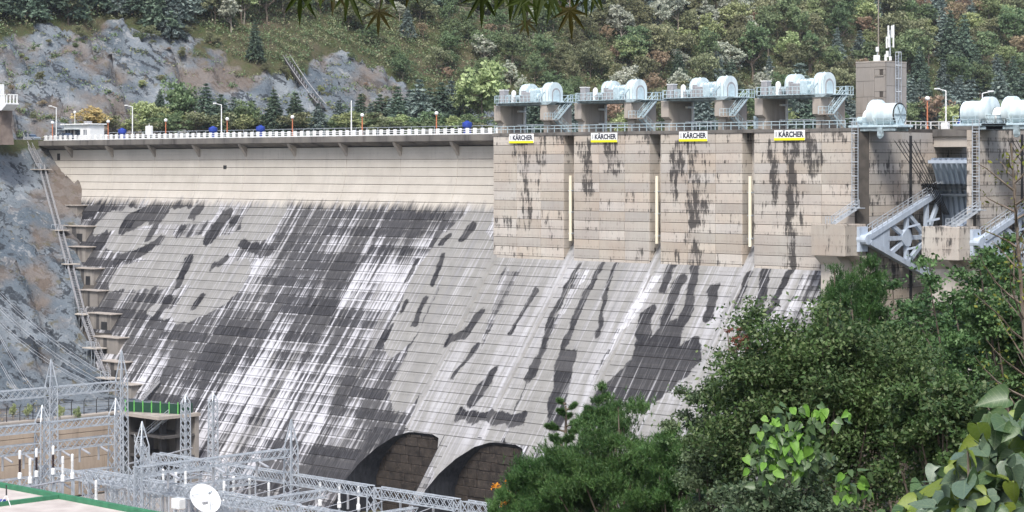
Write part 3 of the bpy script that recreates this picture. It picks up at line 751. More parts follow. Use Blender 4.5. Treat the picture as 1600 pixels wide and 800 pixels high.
# radial gate
def radial_gate(i):
    x0, x1 = PX[i]+.5, PX[i+1]-3.6
    T = Vector((0, -1.6, -15.7)); RR = 21.6
    g = thing('radial_gate', ['pale blue radial gate with ribbed leaf and truss arms beside tower pier', 'pale blue radial gate arms half hidden behind branches, beyond narrow pier'][i], 'gate', (0,0,0), group='radial spillway gates')
    def pol(a, r=RR): return (T.y + r*math.cos(a), T.z + r*math.sin(a))
    a0, a1 = R(-28), R(32); n = 24
    m = MB()
    pts = [pol(a0+(a1-a0)*k/n) for k in range(n+1)]; pto = [pol(a0+(a1-a0)*k/n, RR+.12) for k in range(n+1)]
    for k in range(n):
        (y0,z0),(y1,z1) = pts[k], pts[k+1]; (Y0,Z0),(Y1,Z1) = pto[k], pto[k+1]
        m.add([(x0,y0,z0),(x1,y0,z0),(x1,y1,z1),(x0,y1,z1),(x0,Y0,Z0),(x1,Y0,Z0),(x1,Y1,Z1),(x0,Y1,Z1)], [(0,1,2,3),(4,7,6,5),(0,3,7,4),(1,5,6,2)])
    m.build('skin_plate', M['gatep'], g)
    xx = x0 + .25
    while xx < x1:
        m = MB()
        for k in range(n):
            (y0,z0),(y1,z1) = pts[k], pts[k+1]; (Y0,Z0),(Y1,Z1) = pol(a0+(a1-a0)*k/n, RR-.55), pol(a0+(a1-a0)*(k+1)/n, RR-.55)
            w = .11
            m.add([(xx-w,y0,z0),(xx+w,y0,z0),(xx+w,y1,z1),(xx-w,y1,z1),(xx-w,Y0,Z0),(xx+w,Y0,Z0),(xx+w,Y1,Z1),(xx-w,Y1,Z1)], [(4,5,6,7),(0,4,7,3),(1,2,6,5)])
        m.build('rib', M['gatep'], g); xx += .92
    for a in (R(31.6), R(17), R(-6), R(-24)):
        y_, z_ = pol(a, RR-.5); MB().box(x0, x1, y_-.55, y_+.15, z_-.35, z_+.1).build('girder', M['gatep'], g)
    # walkway along the leaf
    y_, z_ = pol(R(17), RR-1.4); MB().box(x0, x1, y_-.9, y_+.5, z_+.15, z_+.3).build('walkway', M['steel'], g)
    railing('walkway_rail', [(x0,y_-.85,z_+.3),(x1,y_-.85,z_+.3)], M['steel'], g)
    # arms: two trusses
    for xa in (x0+.9, x1-.9):
        w = .75
        A = lambda a, r: (xa, *pol(a, r))
        up, lo = R(19), R(-19.5)
        ap = (xa, T.y+.6, T.z)
        m = MB()
        m.bar(A(up,1.2), A(up,RR-1.2), w, .95, (1,0,0)); m.bar(A(lo,1.2), A(lo,RR-.6), w, .95, (1,0,0))
        m.build('chord', M['gatep'], g)
        # gusset at the hinge
        (ya,za),(yb,zb) = pol(up,1.),pol(up,6.2); (yc,zc_),(yd,zd) = pol(lo,6.2),pol(lo,1.)
        MB().prism([(ya-.6,za+.3),(yb,zb),(yc,zc_),(yd-.6,zd-.3)], 'x', xa-.32, xa+.32).build('gusset', M['gatep'], g)
        m = MB()
        e1, e2 = 10.5, 15.6
        m.bar(A(0,5.5), A(0,e2), w*.8, .7, (1,0,0))
        for e in (e1, e2):
            m.bar(A(0,e), A(up,e/math.cos(up)), w*.8, .55, (1,0,0)); m.bar(A(0,e), A(lo,e/math.cos(lo)), w*.8, .55, (1,0,0))
        for sg in (up, lo):
            m.bar(A(sg,6.6), A(0,e1), w*.8, .5, (1,0,0)); m.bar(A(sg,e1/math.cos(sg)), A(0,e2), w*.8, .6, (1,0,0)) if True else None
            m.bar(A(0,e2), A(sg,RR-.8), w*.8, .5, (1,0,0))
        m.build('brace', M['gatep'], g)
        for e in (e1, e2):
            y0_, z0_ = pol(0, e); MB().prism([(y0_-1.5,z0_-.45),(y0_-.6,z0_-1.2),(y0_+.5,z0_-1.2),(y0_+.9,z0_-.4),(y0_+.9,z0_+.4),(y0_+.5,z0_+1.2),(y0_-.6,z0_+1.2),(y0_-1.5,z0_+.45)], 'x', xa-.36, xa+.36).build('gusset', M['gatep'], g)
        # stub ladders of cross bracing towards the other arm
        for e in (e1, e2):
            for a in (R(8), R(-9)):
                p = Vector(A(a, e+.2)); MB().bar(p, p+Vector((2.2 if xa == x0+.9 else -2.2,0,.5)), .3).build('cross_brace', M['gatep'], g)
        # hand rail up the arm
        pa, pb = Vector(A(up, 1.5)), Vector(A(up, RR-1.4)); o = Vector((0,0,.5))
        railing('arm_rail', [pa+o+Vector((.4,0,0)), pb+o+Vector((.4,0,0))], M['steel'], g, 1.0, 1.3, w=.08)
        railing('arm_rail', [pa+o-Vector((.4,0,0)), pb+o-Vector((.4,0,0))], M['steel'], g, 1.0, 1.3, w=.08)
    MB().tube((x0-.4,T.y,T.z),(x0+1.6,T.y,T.z),.7,.7,14).build('trunnion', M['gatep'], g)
    # hoist ropes
    m = MB()
    for k in range(6):
        m.tube((x0+1.2+.5*k, 5.5+.25*k, -1.8), (x0+1.2+.1*k, pol(R(2))[0]-1.8+.12*k, -12.5), .06, .06, 5)
    m.build('hoist_rope', M['cable'], g)
for i in range(2): radial_gate(i)
# access ladders + small flights on the pier fronts
for i, lab in enumerate(['tall grey ladder at the corner between last sign panel and tower pier', 'tall grey ladder on the narrow nosed pier']):
    L = thing('ladder', lab, 'ladder', group='pier ladders')
    X = (65.75, PX[1]+.5)[i]
    ladder(L, X, -.55, -11.6, .9, (0,-1,0), 1.05, False)
    s_ = thing('access_stair', ['short steel flight from ladder foot to corbel top by last sign panel', 'short steel flight down to the corbel of the narrow pier'][i], 'stair', group='corbel stairs')
    stair(s_, (X+.5,-.6,-11.2), (X-1.2,-4.2,-13.5), .9, M['steel'])
    railing('landing_rail', [(X-1.9,-4.9,-13.5),(X-.4,-4.9,-13.5)], M['steel'], s_, 1.05, .5)
    MB().box(X-.9, X+1.2, -1.3, .2, -11.4, -11.25).build('landing', M['steel'], s_)
# ------------------------------------------------------------------ winches on the spillway piers
def winch(parent, x0, flip=1):
    f = lambda u: x0 + flip*u
    def bx(name, a, b, y0, y1, z0, z1, mat, c=.06):
        xa, xb = sorted((f(a), f(b))); MB().cbox(xa, xb, y0, y1, z0, z1, c).build(name, mat, parent)
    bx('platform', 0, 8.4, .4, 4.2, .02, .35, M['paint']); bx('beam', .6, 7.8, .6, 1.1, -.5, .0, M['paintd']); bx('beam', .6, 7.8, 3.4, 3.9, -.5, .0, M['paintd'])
    def drum(name, a, b, r, z, n=22, mat=None, y=2.2):
        prof = [(r*.86,f(a)-x0),(r,f(a+.08*(1 if b > a else -1))-x0),(r,f(b-.08*(1 if b > a else -1))-x0),(r*.9,f(b)-x0)]
        return MB().lathe((x0,y,z), prof, n, 'x').build(name, mat or M['cover'], parent, smooth=True)
    drum('drum_cover', 3.9, 7.4, 1.62, 1.85); d = drum('gear_cover', 3.1, 4.3, 2.05, 1.95)
    drum('drum_flange', 7.42, 7.5, 1.66, 1.85, mat=M['dark']); drum('drum_end', 7.5, 7.58, 1.45, 1.85, mat=M['paint'])
    m = MB()
    for k in range(6):
        a = math.pi*k/3; m.bar((f(7.62),2.2,1.85), (f(7.62),2.2+1.4*math.cos(a),1.85+1.4*math.sin(a)), .14, .1, (1,0,0))
    m.build('drum_spoke', M['paintd'], parent)
    drum('gear_wheel', 1.9, 2.6, 1.15, 1.4, mat=M['white']); drum('gear_wheel', 2.65, 2.75, 1.2, 1.4, mat=M['paintd'])
    drum('motor', .5, 1.7, .55, 1.05, 14, M['paint'])
    bx('motor_foot', .6, 1.6, 1.7, 2.7, .35, .6, M['paintd']); bx('gear_case', 2.2, 3.2, .8, 3.4, .35, 1.5, M['paint']); bx('control_cabinet', 3.3, 4.0, .7, 1.2, .35, 1.6, M['paint'])
    bx('bearing_stand', 7.1, 7.6, 1.2, 3.2, .35, 1.2, M['paint'])
    # sheave block hanging under the front
    m = MB().lathe((f(5.4)-0,.55,-1.1), [(.0,-.15),(.42,-.15),(.5,-.08),(.5,.08),(.42,.15),(0,.15)], 16, 'y'); m.build('sheave', M['paintd'], parent)
    MB().box(min(f(5.0),f(5.8)), max(f(5.0),f(5.8)), .3, .8, -1.2, 0).build('sheave_bracket', M['paintd'], parent)
    pts = [(f(8.3),.45,.35),(f(.1),.45,.35),(f(.1),4.1,.35)]
    railing('platform_rail', pts, M['paint'], parent, 1.05, 1.2)
wa = thing('gate_winch', 'pale winch with single round drum in front of the square tower', 'winch', group='spillway gate winches')
winch(wa, 63.9)
wb = thing('gate_winch', 'pale winch with drum cover on the tower side of the narrow nosed pier', 'winch', group='spillway gate winches'); winch(wb, 89.5, -1)
wc = thing('gate_winch', 'pale winch with spoked drum end over the bay beyond narrow pier', 'winch', group='spillway gate winches'); winch(wc, 84.4 + 1.2)
# ------------------------------------------------------------------ square tower with antennas
tw = thing('square_tower', 'square weathered concrete tower with two small windows behind pale winch', 'tower')
tx0, tx1, ty0, ty1, tz = 59.9, 65.0, 8.0, 13.4, 9.6
MB().box(tx0+.06, tx1-.06, ty0+.06, ty1-.06, 0, tz-.1).build('tower_core', M['joint'], tw)
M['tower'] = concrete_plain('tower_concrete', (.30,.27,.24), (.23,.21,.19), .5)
M['tower_lit'] = concrete_plain('tower_concrete_lit_side', (.36,.335,.31), (.30,.28,.26), .35)  # paler copy for the +X face: sunlight put into the colour
for a, b, z0, z1 in [(tx0,62.4,0,2.2),(62.45,tx1,0,2.2),(tx0,61.9,2.25,4.6),(61.95,tx1-1.9,2.25,4.6),(tx0,61.2,4.65,6.9),(61.25,tx1-1.9,4.65,6.9),(tx0,tx1-1.9,6.95,8.9),(tx1-1.85,tx1,2.25,4.5),(tx1-1.85,tx1-1.0,4.55,5.35),(tx1-.35,tx1,4.55,5.35),(tx1-1.85,tx1,5.4,7.7),(tx1-1.85,tx1-1.0,7.75,8.55),(tx1-.35,tx1,7.75,8.55),(tx1-1.85,tx1,8.6,8.9),(tx0,tx1,8.95,tz)]:
    MB().box(a, b, ty0-rng.random()*.03, ty0+.3, z0, z1).build('wall_panel', M['tower'], tw)
for z0, z1 in ((0,3.1),(3.14,6.2),(6.24,8.9),(8.95,tz)): MB().box(tx1-.3, tx1+.02, ty0+.31, ty1, z0, z1).build('wall_panel', M['tower_lit'], tw)
MB().box(tx0-.02, tx1+.05, ty0-.06, ty1+.05, tz+.01, tz+.2).build('roof_slab', M['conc'], tw)
for z0 in (4.55, 7.75): MB().box(tx1-1.0, tx1-.35, ty0+.25, ty0+.32, z0, z0+.8).build('window', M['dark'], tw)
for z0 in (4.45, 7.65): MB().box(tx1-1.8, tx1-.2, ty0-.12, ty0, z0-.08, z0).build('sill', M['conc'], tw)
tl = thing('tower_ladder', 'grey caged ladder up the side of the square tower', 'ladder')
ladder(tl, tx1+.25, 10.6, .1, tz+1.1, (1,0,0), .6)
mast = thing('flag_mast', 'slim tall pale mast rising from the square tower roof', 'mast', (62.1, 10.5, tz+.2))
MB().tube((0,0,0),(0,0,14),.12,.06,8).build('pole', M['barkpale'], mast); MB().cbox(-.3,.3,-.3,.3,0,.2,.04).build('base', M['steel'], mast)
an = thing('cell_antenna', 'cluster of white panel antennas on tower roof', 'antenna', (64.2, 10.4, tz+.2))
MB().tube((0,0,0),(0,0,4.6),.09,.07,8).build('pole', M['steel'], an)
for dx, dy, z0, z1 in ((-.45,-.2,1.9,3.6),(.0,-.3,2.0,3.8),(.5,.1,2.0,3.9),(-.2,-.15,3.3,5.2),(.45,.2,3.5,5.3),(.1,.3,3.4,5.2)):
    MB().cbox(dx-.13, dx+.13, dy-.07, dy+.07, z0, z1, .04).build('panel', M['white'], an)
MB().bar((-.5,0,2.2),(.6,.1,2.2),.06).bar((-.5,0,3.5),(.6,.1,3.5),.06).build('arm', M['steel'], an)
for dx, z0, z1 in ((-.5,.1,1.0),(-.25,.6,1.5),(.3,.1,.7)): MB().cbox(dx-.16, dx+.16, -.5, -.2, z0, z1, .03).build('radio_box', M['white'], an)
eq = thing('roof_equipment', 'white equipment boxes on square tower roof beside antennas', 'cabinet', (62.7, 9.2, tz+.2))
MB().cbox(-.4,.4,-.3,.3,0,.9,.05).build('cabinet', M['white'], eq); MB().tube((0.1,0,.9),(0.1,0,1.9),.06,.06,6).build('stub', M['steel'], eq); MB().cbox(-.1,.3,-.15,.15,1.4,2.1,.04).build('horn', M['white'], eq)
# ------------------------------------------------------------------ intake gate hoists (four alike)
def make_hoist():
    h = thing('gate_hoist', 'x', 'hoist', group='intake gate hoists')
    for k, xa in enumerate((-6.5, 3.95)):
        pr = MB().prism([(1.1,0),(6.2,0),(6.2,4.35),(.25,4.35),(.25,2.1),(1.1,1.65)], 'x', xa, xa+1.45).build('pier', M['conc'], h)
        MB().cbox(xa-.06, xa+1.51, .2, 6.25, 4.36, 4.55, .03).build('bearing_ledge', M['concl'], pr)
    MB().tube((-4.75,5.7,0),(-4.75,5.7,4.4),.22,.22,8).build('slot_post', M['white'], h)
    MB().box(-5.0,-4.5,4.2,5.7,3.5,3.8).box(-5.0,-4.5,4.2,5.7,1.2,1.5).build('slot_bracket', M['white'], h)
    pl = MB().cbox(-6.0, 5.9, .2, 6.3, 4.86, 5.02, .04).build('platform', M['paint'], h)
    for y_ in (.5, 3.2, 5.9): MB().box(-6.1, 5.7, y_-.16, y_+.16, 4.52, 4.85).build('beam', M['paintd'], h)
    m = MB()
    for i in range(9): m.prism([(.2,4.84),(.2,4.72),(-.55,4.84)], 'x', -5.2+i*1.2, -5.05+i*1.2)
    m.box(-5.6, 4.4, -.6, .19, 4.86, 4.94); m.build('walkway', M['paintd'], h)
    railing('railing', [(-5.6,-.55,4.94),(4.3,-.55,4.94)], M['paint'], h, 1.15, .8, (1.,.5), .07)
    railing('railing', [(-5.9,.1,5.02),(-5.9,6.2,5.02),(6.8,6.2,5.02)], M['paint'], h, 1.15, 1.2, (1.,.5), .07)
    def hood(x0, x1, r, zc, yc, mat, n=14, base=5.02):
        poly = [(yc+r, base)] + [(yc+r*math.cos(math.pi*i/n), zc+r*math.sin(math.pi*i/n)) for i in range(n+1)] + [(yc-r, base)]
        return MB().prism(poly, 'x', x0, x1)
    for x0, x1, r in ((-1.9,-.2,1.5),(3.3,5.0,1.62)):
        o = hood(x0, x1, r, 6.55, 2.9, None).build('drum_cover', M['cover'], h, smooth=True)
        hood(x1+.01, x1+.05, r*.62, 6.25, 2.9, None).build('cover_opening', M['grey'], o)
        hood(x1+.05, x1+.12, r*.46, 6.2, 2.9, None).build('inner_wheel', M['paint'], o)
        for xb in (x0+.12, (x0+x1)/2, x1-.2): hood(xb, xb+.08, r*1.018, 6.55, 2.9, None).build('flange_band', M['paintd'], o)
        m = MB(); m.tube(((x0+x1)/2,2.9,6.4+r),((x0+x1)/2,2.9,6.4+r+.25),.12,.08,6).build('vent', M['white'], o)
    hood(-.2, 1.5, 1.12, 6.2, 3.0, None).build('rope_drum', M['cover'], h, smooth=True)
    hood(1.7, 3.3, 1.12, 6.25, 3.0, None).build('rope_drum', M['cover'], h, smooth=True)
    for xb in (.1,.7,1.3,1.8,2.4,3.0): hood(xb, xb+.07, 1.17, 6.24, 3.0, None).build('flange_band', M['paintd'], h)
    MB().tube((1.45,3,6.3),(1.75,3,6.3),1.0,1.0,14).build('coupling', M['paintd'], h)
    for yy, zz in ((1.35,5.5),(.9,5.3)): MB().tube((-4.2,yy,zz),(3.2,yy,zz),.09,.09,6).build('pipe', M['grey'], h)
    for xx in (-3.9,-2.2,-.9,2.2,3.6): MB().cbox(xx,xx+.35,.35,.8,5.02,5.9,.04).build('pedestal', M['grey'], h)
    MB().cbox(-5.6,-4.5,.5,1.7,5.02,7.0,.08).build('control_cabinet', M['grey'], h); MB().cbox(-5.65,-4.45,.45,1.75,7.01,7.15,.03).build('cabinet_roof', M['white'], h)
    MB().cbox(-4.3,-3.4,.6,1.8,5.02,6.3,.06).build('control_cabinet', M['paintd'], h)
    MB().lathe((-2.9,1.2,5.02), [(.42,0),(.42,1.5),(.36,1.75),(.18,1.95),(.02,2.0)], 12).build('brake', M['white'], h, smooth=True)
    MB().lathe((-1.6,.95,5.75), [(.4,-.6),(.45,-.5),(.45,.5),(.4,.6)], 12, 'x').build('motor', M['paintd'], h, smooth=True)
    MB().cbox(-.5,-.1,.4,1.2,5.02,6.9,.05).build('motor_guard', M['grey'], h)
    MB().cbox(.0,1.6,.3,1.3,5.02,6.6,.08).build('gear_case', M['grey'], h); MB().cbox(1.65,2.9,.2,1.5,5.02,6.95,.1).build('gear_case', M['paint'], h)
    MB().lathe((3.0,1.0,5.8), [(.1,-.3),(.55,-.3),(.6,-.1),(.6,.1),(.55,.3),(.1,.3)], 14, 'x').build('hand_wheel', M['paint'], h)
    MB().bar((3.3,.4,5.1),(4.9,.3,6.6),.16).bar((4.0,.3,5.0),(4.0,.3,6.7),.12).build('strut', M['paint'], h)
    MB().prism([(3.9,4.5),(5.9,4.5),(6.6,4.85),(6.6,5.0),(3.9,5.0)], 'y', .1, 1.6).build('end_bracket', M['paintd'], h)
    MB().box(5.91, 6.9, 2.6, 6.3, 4.88, 5.0).build('end_landing', M['paint'], h)
    railing('railing', [(6.85,4.3,5.0),(6.85,6.2,5.0)], M['paint'], h, 1.15, .7, (1.,.5), .07)
    stair(h, (6.3,4.9,5.0), (6.3,1.4,2.1), .9, M['paint']); MB().box(5.42, 6.9, -.5, 1.5, 1.95, 2.08).build('stair_landing', M['conc'], h)
    railing('railing', [(5.5,-.45,2.08),(6.85,-.45,2.08),(6.85,1.2,2.08)], M['paint'], h, 1.05, .6, (1.,.5), .06)
    stair(h, (6.3,1.4,2.05), (6.3,4.4,.05), .9, M['paintd'])
    return h
hp = make_hoist()
hl = ['pale blue gate hoist on concrete legs, beside the long balustrade and light green willow', 'pale blue gate hoist on concrete legs, second from the long balustrade', 'pale blue gate hoist on concrete legs, second from the square tower beside grey cabinet', 'pale blue gate hoist on concrete legs beside the square tower']
for k in range(4):
    o = hp if k == 0 else copy_tree(hp)
    o.location = (18*k - .15, 0, 0); o['label'] = hl[k]
# signs
def text_mesh(body, size, extr, off):
    cu = bpy.data.curves.new('lettering', 'FONT'); cu.body = body; cu.size = size; cu.extrude = extr; cu.offset = off; cu.align_x = 'LEFT'; cu.resolution_u = 3
    o = bpy.data.objects.new('lettering', cu); col.objects.link(o); dg = bpy.context.evaluated_depsgraph_get()
    me = bpy.data.meshes.new_from_object(o.evaluated_get(dg)); bpy.data.objects.remove(o); me.materials.clear(); me.materials.append(M['ink']); return me
tm = text_mesh('KÄRCHER', 1.08, .01, .035)
xs = [v.co.x for v in tm.vertices]; tw_ = max(xs) - min(xs)
sl = ['white and yellow sign board below the hoist next to the long balustrade', 'white and yellow sign board on the panel second from the balustrade', 'white and yellow sign board on the panel second from the tower', 'white and yellow sign board on the panel by the tower']
for k in range(4):
    s_ = thing('sign_board', sl[k], 'sign', (18*k, -.1, -1.68), group='sign boards along the intake wall')
    MB().cbox(-2.75, 2.75, -.1, .02, 0, 1.5, .02).build('board', M['white'], s_)
    MB().box(-2.74, 2.74, -.115, -.101, .01, .36).build('yellow_band', M['yellow'], s_)
    o = obj('lettering', tm, s_, (-1.95, -.112, .52), (R(90),0,0)); o.scale = (4.45/tw_, 1, 1)
    MB().box(-2.45,-2.35,-.115,-.1,.55,1.25).box(-2.3,-2.24,-.115,-.1,.55,1.25).build('emblem', M['grey'], s_)
# ------------------------------------------------------------------ crest furniture
bal = thing('crest_balustrade', 'white post and rail balustrade along the crest of the long wall', 'railing')
pm = MB().cbox(-.36,.36,-.14,.14,0,1.08,.03).mesh('post', M['white']); X = -146.2
while X < -8: obj('post', pm, bal, (X, 6.05, .01)); X += 1.82
for zz, w in ((.14,.2),(.55,.1),(.88,.1)): MB().box(-147, -7.3, 6.01, 6.11, zz-w/2, zz+w/2).build('rail', M['white'], bal)
back = thing('rear_railing', 'thin grey railing along the reservoir side of the crest', 'railing')
railing('rail', [(-150,14.2,0),(58,14.2,0)], M['steel'], back, 1.7, 3.0, (1.,.6), .09)
fr = thing('intake_railing', 'pale blue railing along the front edge under the four hoists', 'railing')
railing('rail', [(-6.4,.12,0),(59.5,.12,0),(63.6,.12,0)], M['paint'], fr, 1.1, 1.5, (1.,.55), .08)
gr = thing('spillway_railing', 'white railing along crest bridge between tower and double winch', 'railing')
railing('rail', [(66.2,17.8,0),(120,17.8,0)], M['white'], gr, 1.1, 1.5, (1.,.55), .09)
railing('rail', [(66.4,4.4,0),(66.4,17.7,0)], M['white'], gr, 1.1, 1.4, (1.,.55), .09)
for X in (67.2, 70.4, 74.3, 78.2): MB().cbox(X, X+1.1, 19, 19.8, .0, 1.0, .05).build('planter', M['white'], gr)
def globe_lamp(px, py, Y, lab, zb=0.):
    p = onY(px, py, Y); h = p.z - zb
    o = thing('globe_lamp', lab, 'street lamp', (p.x, Y, zb), group='globe lamps on the crest')
    MB().tube((0,0,0),(0,0,h-.3),.13,.09,8).build('post', M['orange'], o); MB().lathe((0,0,0),[(.22,0),(.22,.3),(.14,.4)],8).build('base', M['orange'], o)
    MB().ball((0,0,h),.36,12,8).build('globe', M['white'], o, smooth=True); MB().tube((0,0,h-.42),(0,0,h-.3),.2,.2,8).build('collar', M['orange'], o)
for px, py, lab in [(82,192,'globe lamp on terracotta post just left of white guard house'),(169,190,'globe lamp on terracotta post just right of white guard house'),(259,188,'globe lamp on terracotta post between two blue tanks'),(355,186,'globe lamp on terracotta post right of a tall white street lamp'),(457,183,'globe lamp on terracotta post in front of dark pines by the rock stair'),(566,180,'globe lamp on terracotta post below the pale rock outcrop'),(682,177,'globe lamp on terracotta post nearest the first hoist')]: globe_lamp(px, py, 6.6, lab)
globe_lamp(1449, 154, 19.3, 'globe lamp on terracotta post between square tower and double winch')
def street_lamp(px, py, Y, lab, side, zb=0., head=True):
    p = onY(px, py, Y); h = p.z - zb
    o = thing('street_lamp', lab, 'street lamp', (p.x, Y, zb), group='tall street lamps')
    MB().tube((0,0,0),(0,0,h),.14,.09,8).build('pole', M['white'], o)
    if head:
        q = Vector((side*1.3*CS, side*1.3*SN, h+.3)); MB().tube((0,0,h),q,.08,.07,6).build('arm', M['white'], o)
        MB().cbox(q.x-.45, q.x+.45, q.y-.2, q.y+.2, q.z-.1, q.z+.12, .05).build('lamp_head', M['white'], o)
for a in [(10,168,13.,'tall white street lamp in front of balcony building',1),(88,168,13.,'tall white street lamp left of the guard house',-1),(207,167,13.,'tall white street lamp beside the yellowish willow',-1),(346,164,13.,'tall white street lamp with short arm in front of dark pines',-1),(549,157,13.6,'slim white pole without arm behind the balustrade',1,0.,False),(1478,142,27.,'tall white street lamp right of globe lamp near tower',-1),(1535,146,31,'tall white street lamp behind the double winch',1),(1224,150,30,'tall white pole seen between legs of the hoist by tower',1,0.,False)]: street_lamp(*a)
bt = None
for px, py, lab in [(191,207,'blue plastic tank right of guard house on crest'),(333,205,'blue plastic tank in front of tall street lamp'),(407,204,'blue plastic tank below the dark pines'),(730,196,'blue plastic tank nearest the first hoist')]:
    p = onY(px, py, 8.); o = thing('water_tank', lab, 'tank', (p.x, 8., 0), group='blue tanks on the crest')
    MB().lathe((0,0,0),[(.6,0),(.68,.1),(.68,.6),(.64,.65),(.68,.7),(.68,1.25),(.66,1.3),(.85,1.36),(.88,1.8),(.85,2.1),(.4,2.25),(.3,2.3)],16).build('tank_body', M['blue'], o, smooth=True); MB().tube((0,0,2.28),(0,0,2.42),.32,.32,10).build('lid', M['blue'], o)
o = thing('tarpaulin_cover', 'blue tarpaulin draped over equipment left of double winch', 'tarpaulin', (77.6,10,0)); p = onY(1508,190,20.5); o.location = (p.x, 20.5, 0)
MB().add([(-1.1,-.8,0),(1.1,-.8,0),(1.1,.9,0),(-1.1,.9,0),(-.4,-.5,2.3),(.9,-.5,2.4),(.9,.6,2.3),(-.4,.6,2.2),(-.8,-.75,1.1),(1.05,-.7,1.2),(1.05,.8,1.2),(-.8,.8,1.1)],[(0,1,9,8),(1,2,10,9),(2,3,11,10),(3,0,8,11),(8,9,5,4),(9,10,6,5),(10,11,7,6),(11,8,4,7),(4,5,6,7)]).build('tarpaulin', M['blue'], o)
o = thing('statue_box', 'white upright cabinet on a short stem behind the balustrade', 'cabinet', (onY(233,205,7).x, 7, 0))
MB().cbox(-.8,.8,-.4,.4,.9,2.7,.1).build('cabinet', M['white'], o); MB().tube((0,0,0),(0,0,.9),.25,.25,8).build('stem', M['white'], o); MB().tube((0,0,2.7),(0,0,3.2),.08,.05,6).build('finial', M['white'], o)
o = thing('control_cabinet', 'pale grey blue cabinet between third and fourth hoists', 'cabinet', (onY(1186,195,1.6).x, 1.6, 0))
MB().cbox(-.75,.75,-.45,.45,.1,2.0,.08).build('cabinet', M['paintd'], o); MB().box(-.85,.85,-.5,.5,0,.1).build('plinth', M['conc'], o); MB().cbox(-.02,.02,-.47,-.45,.3,1.8,.005).build('door_seam', M['grey'], o)
# guard house
gx_ = onY(92, 205, 8).x
gh = thing('guard_house', 'small white flat roofed guard house on crest beside golden tree', 'building', (gx_, 9.2, 0))
MB().box(0, 9.6, 0, 3.6, 0, 3.3).build('wall', M['white'], gh); rf = MB().cbox(-.5, 10.0, -.5, 4, 3.31, 3.55, .05).build('roof', M['white'], gh)
MB().box(-.9, 6, -1.1, -.02, 2.3, 2.42).build('canopy', M['paintd'], gh)
for a, b in ((.7,1.5),(1.7,2.5),(4.3,6.1),(7.4,7.75),(8.1,8.45)):
    w = MB().box(a, b, -.05, -.01, 1.1, 2.25).build('window', M['glass'], gh); MB().box(a-.08, b+.08, -.09, -.055, 1.02, 1.1).build('sill', M['white'], w)
d = MB().box(2.9, 3.6, -.05, -.01, .02, 2.2).build('door', M['glass'], gh); MB().box(3.45, 3.52, -.1, -.055, .9, 1.1).build('handle', M['steel'], d)
MB().tube((1.2,2,3.55),(1.2,2,6.0),.06,.06,6).build('vent_pipe', M['white'], rf); MB().ball((1.2,2,6.1),.3,8,6).build('siren', M['white'], rf)
MB().cbox(5.6,7.0,1.2,2.4,3.56,4.1,.06).build('roof_unit', M['grey'], rf)
# parked car behind the balustrade
def car(loc, lab, paint):
    c = thing('parked_car', lab, 'car', loc, group='cars parked on the crest')
    body = MB().prism([(-2.1,.35),(2.1,.35),(2.15,.75),(1.9,.9),(.9,.98),(-1.9,1.0),(-2.15,.8)], 'y', -.85, .85); body.build('body', paint, c)
    MB().prism([(-1.7,1.0),(.85,.98),(.25,1.45),(-1.2,1.48)], 'y', -.74, .74).build('cabin', M['glass'], c)
    MB().prism([(-1.2,1.48),(.25,1.45),(.2,1.52),(-1.15,1.54)], 'y', -.7, .7).build('roof', paint, c)
    for sx in (-1.3,1.3):
        for sy in (-.8,.8): w = MB().lathe((sx,sy,.33),[(.0,-.1),(.33,-.1),(.33,.1),(0,.1)],14,'y').build('wheel', M['tyre'], c); MB().lathe((sx,sy,.33),[(0,-.12),(.18,-.12),(.18,.12),(0,.12)],10,'y').build('rim', M['steel'], w)
car((onY(50,212,9.5).x, 9.5, .01), 'silver car parked at the left end of crest', simple('silver_car', (.5,.55,.6), (.45,.5,.55), 1, .25, .5))
car((onY(106,212,7.).x, 7., .01), 'dark blue car parked in front of guard house', simple('navy_car', (.05,.07,.14), (.04,.06,.12), 1, .25, .3))
# balcony building at the far left
q = onY(0, 168, 6)
bb = thing('balcony_building', 'white building with balcony on a brown plinth above the road', 'building', (onY(10,150,-10).x-4.2, -7.5, 0))
MB().prism([(-14,-1),(1.6,-1),(.6,3),(1.0,6.0),(-14,6.0)], 'y', -1.6, 1).build('plinth', simple('brown_plinth', (.20,.16,.135), (.10,.08,.07), .5, .9), bb)
MB().prism([(-14,6.01),(2.4,6.01),(4.2,7.2),(4.2,7.5),(-14,7.5)], 'y', -2.5, .4).build('floor_slab', M['white'], bb)
MB().box(-14, -1.2, -1.8, .4, 7.51, 11.5).build('wall', M['white'], bb); w = MB().box(-4, -2, -1.86, -1.8, 9, 10.6).build('window', M['glass'], bb)
MB().box(-14, 4.1, -2.4, -2.2, 9.1, 9.3).box(3.9, 4.1, -2.4, .3, 9.1, 9.3).build('balcony_rail', M['white'], bb)
for i in range(7): MB().box(-1.1+i*.83, -.85+i*.83, -2.4, -2.2, 7.5, 9.1).build('baluster', M['white'], bb)
for i in range(3): MB().box(3.9, 4.1, -1.6+i*.8, -1.35+i*.8, 7.5, 9.1).build('baluster', M['white'], bb)
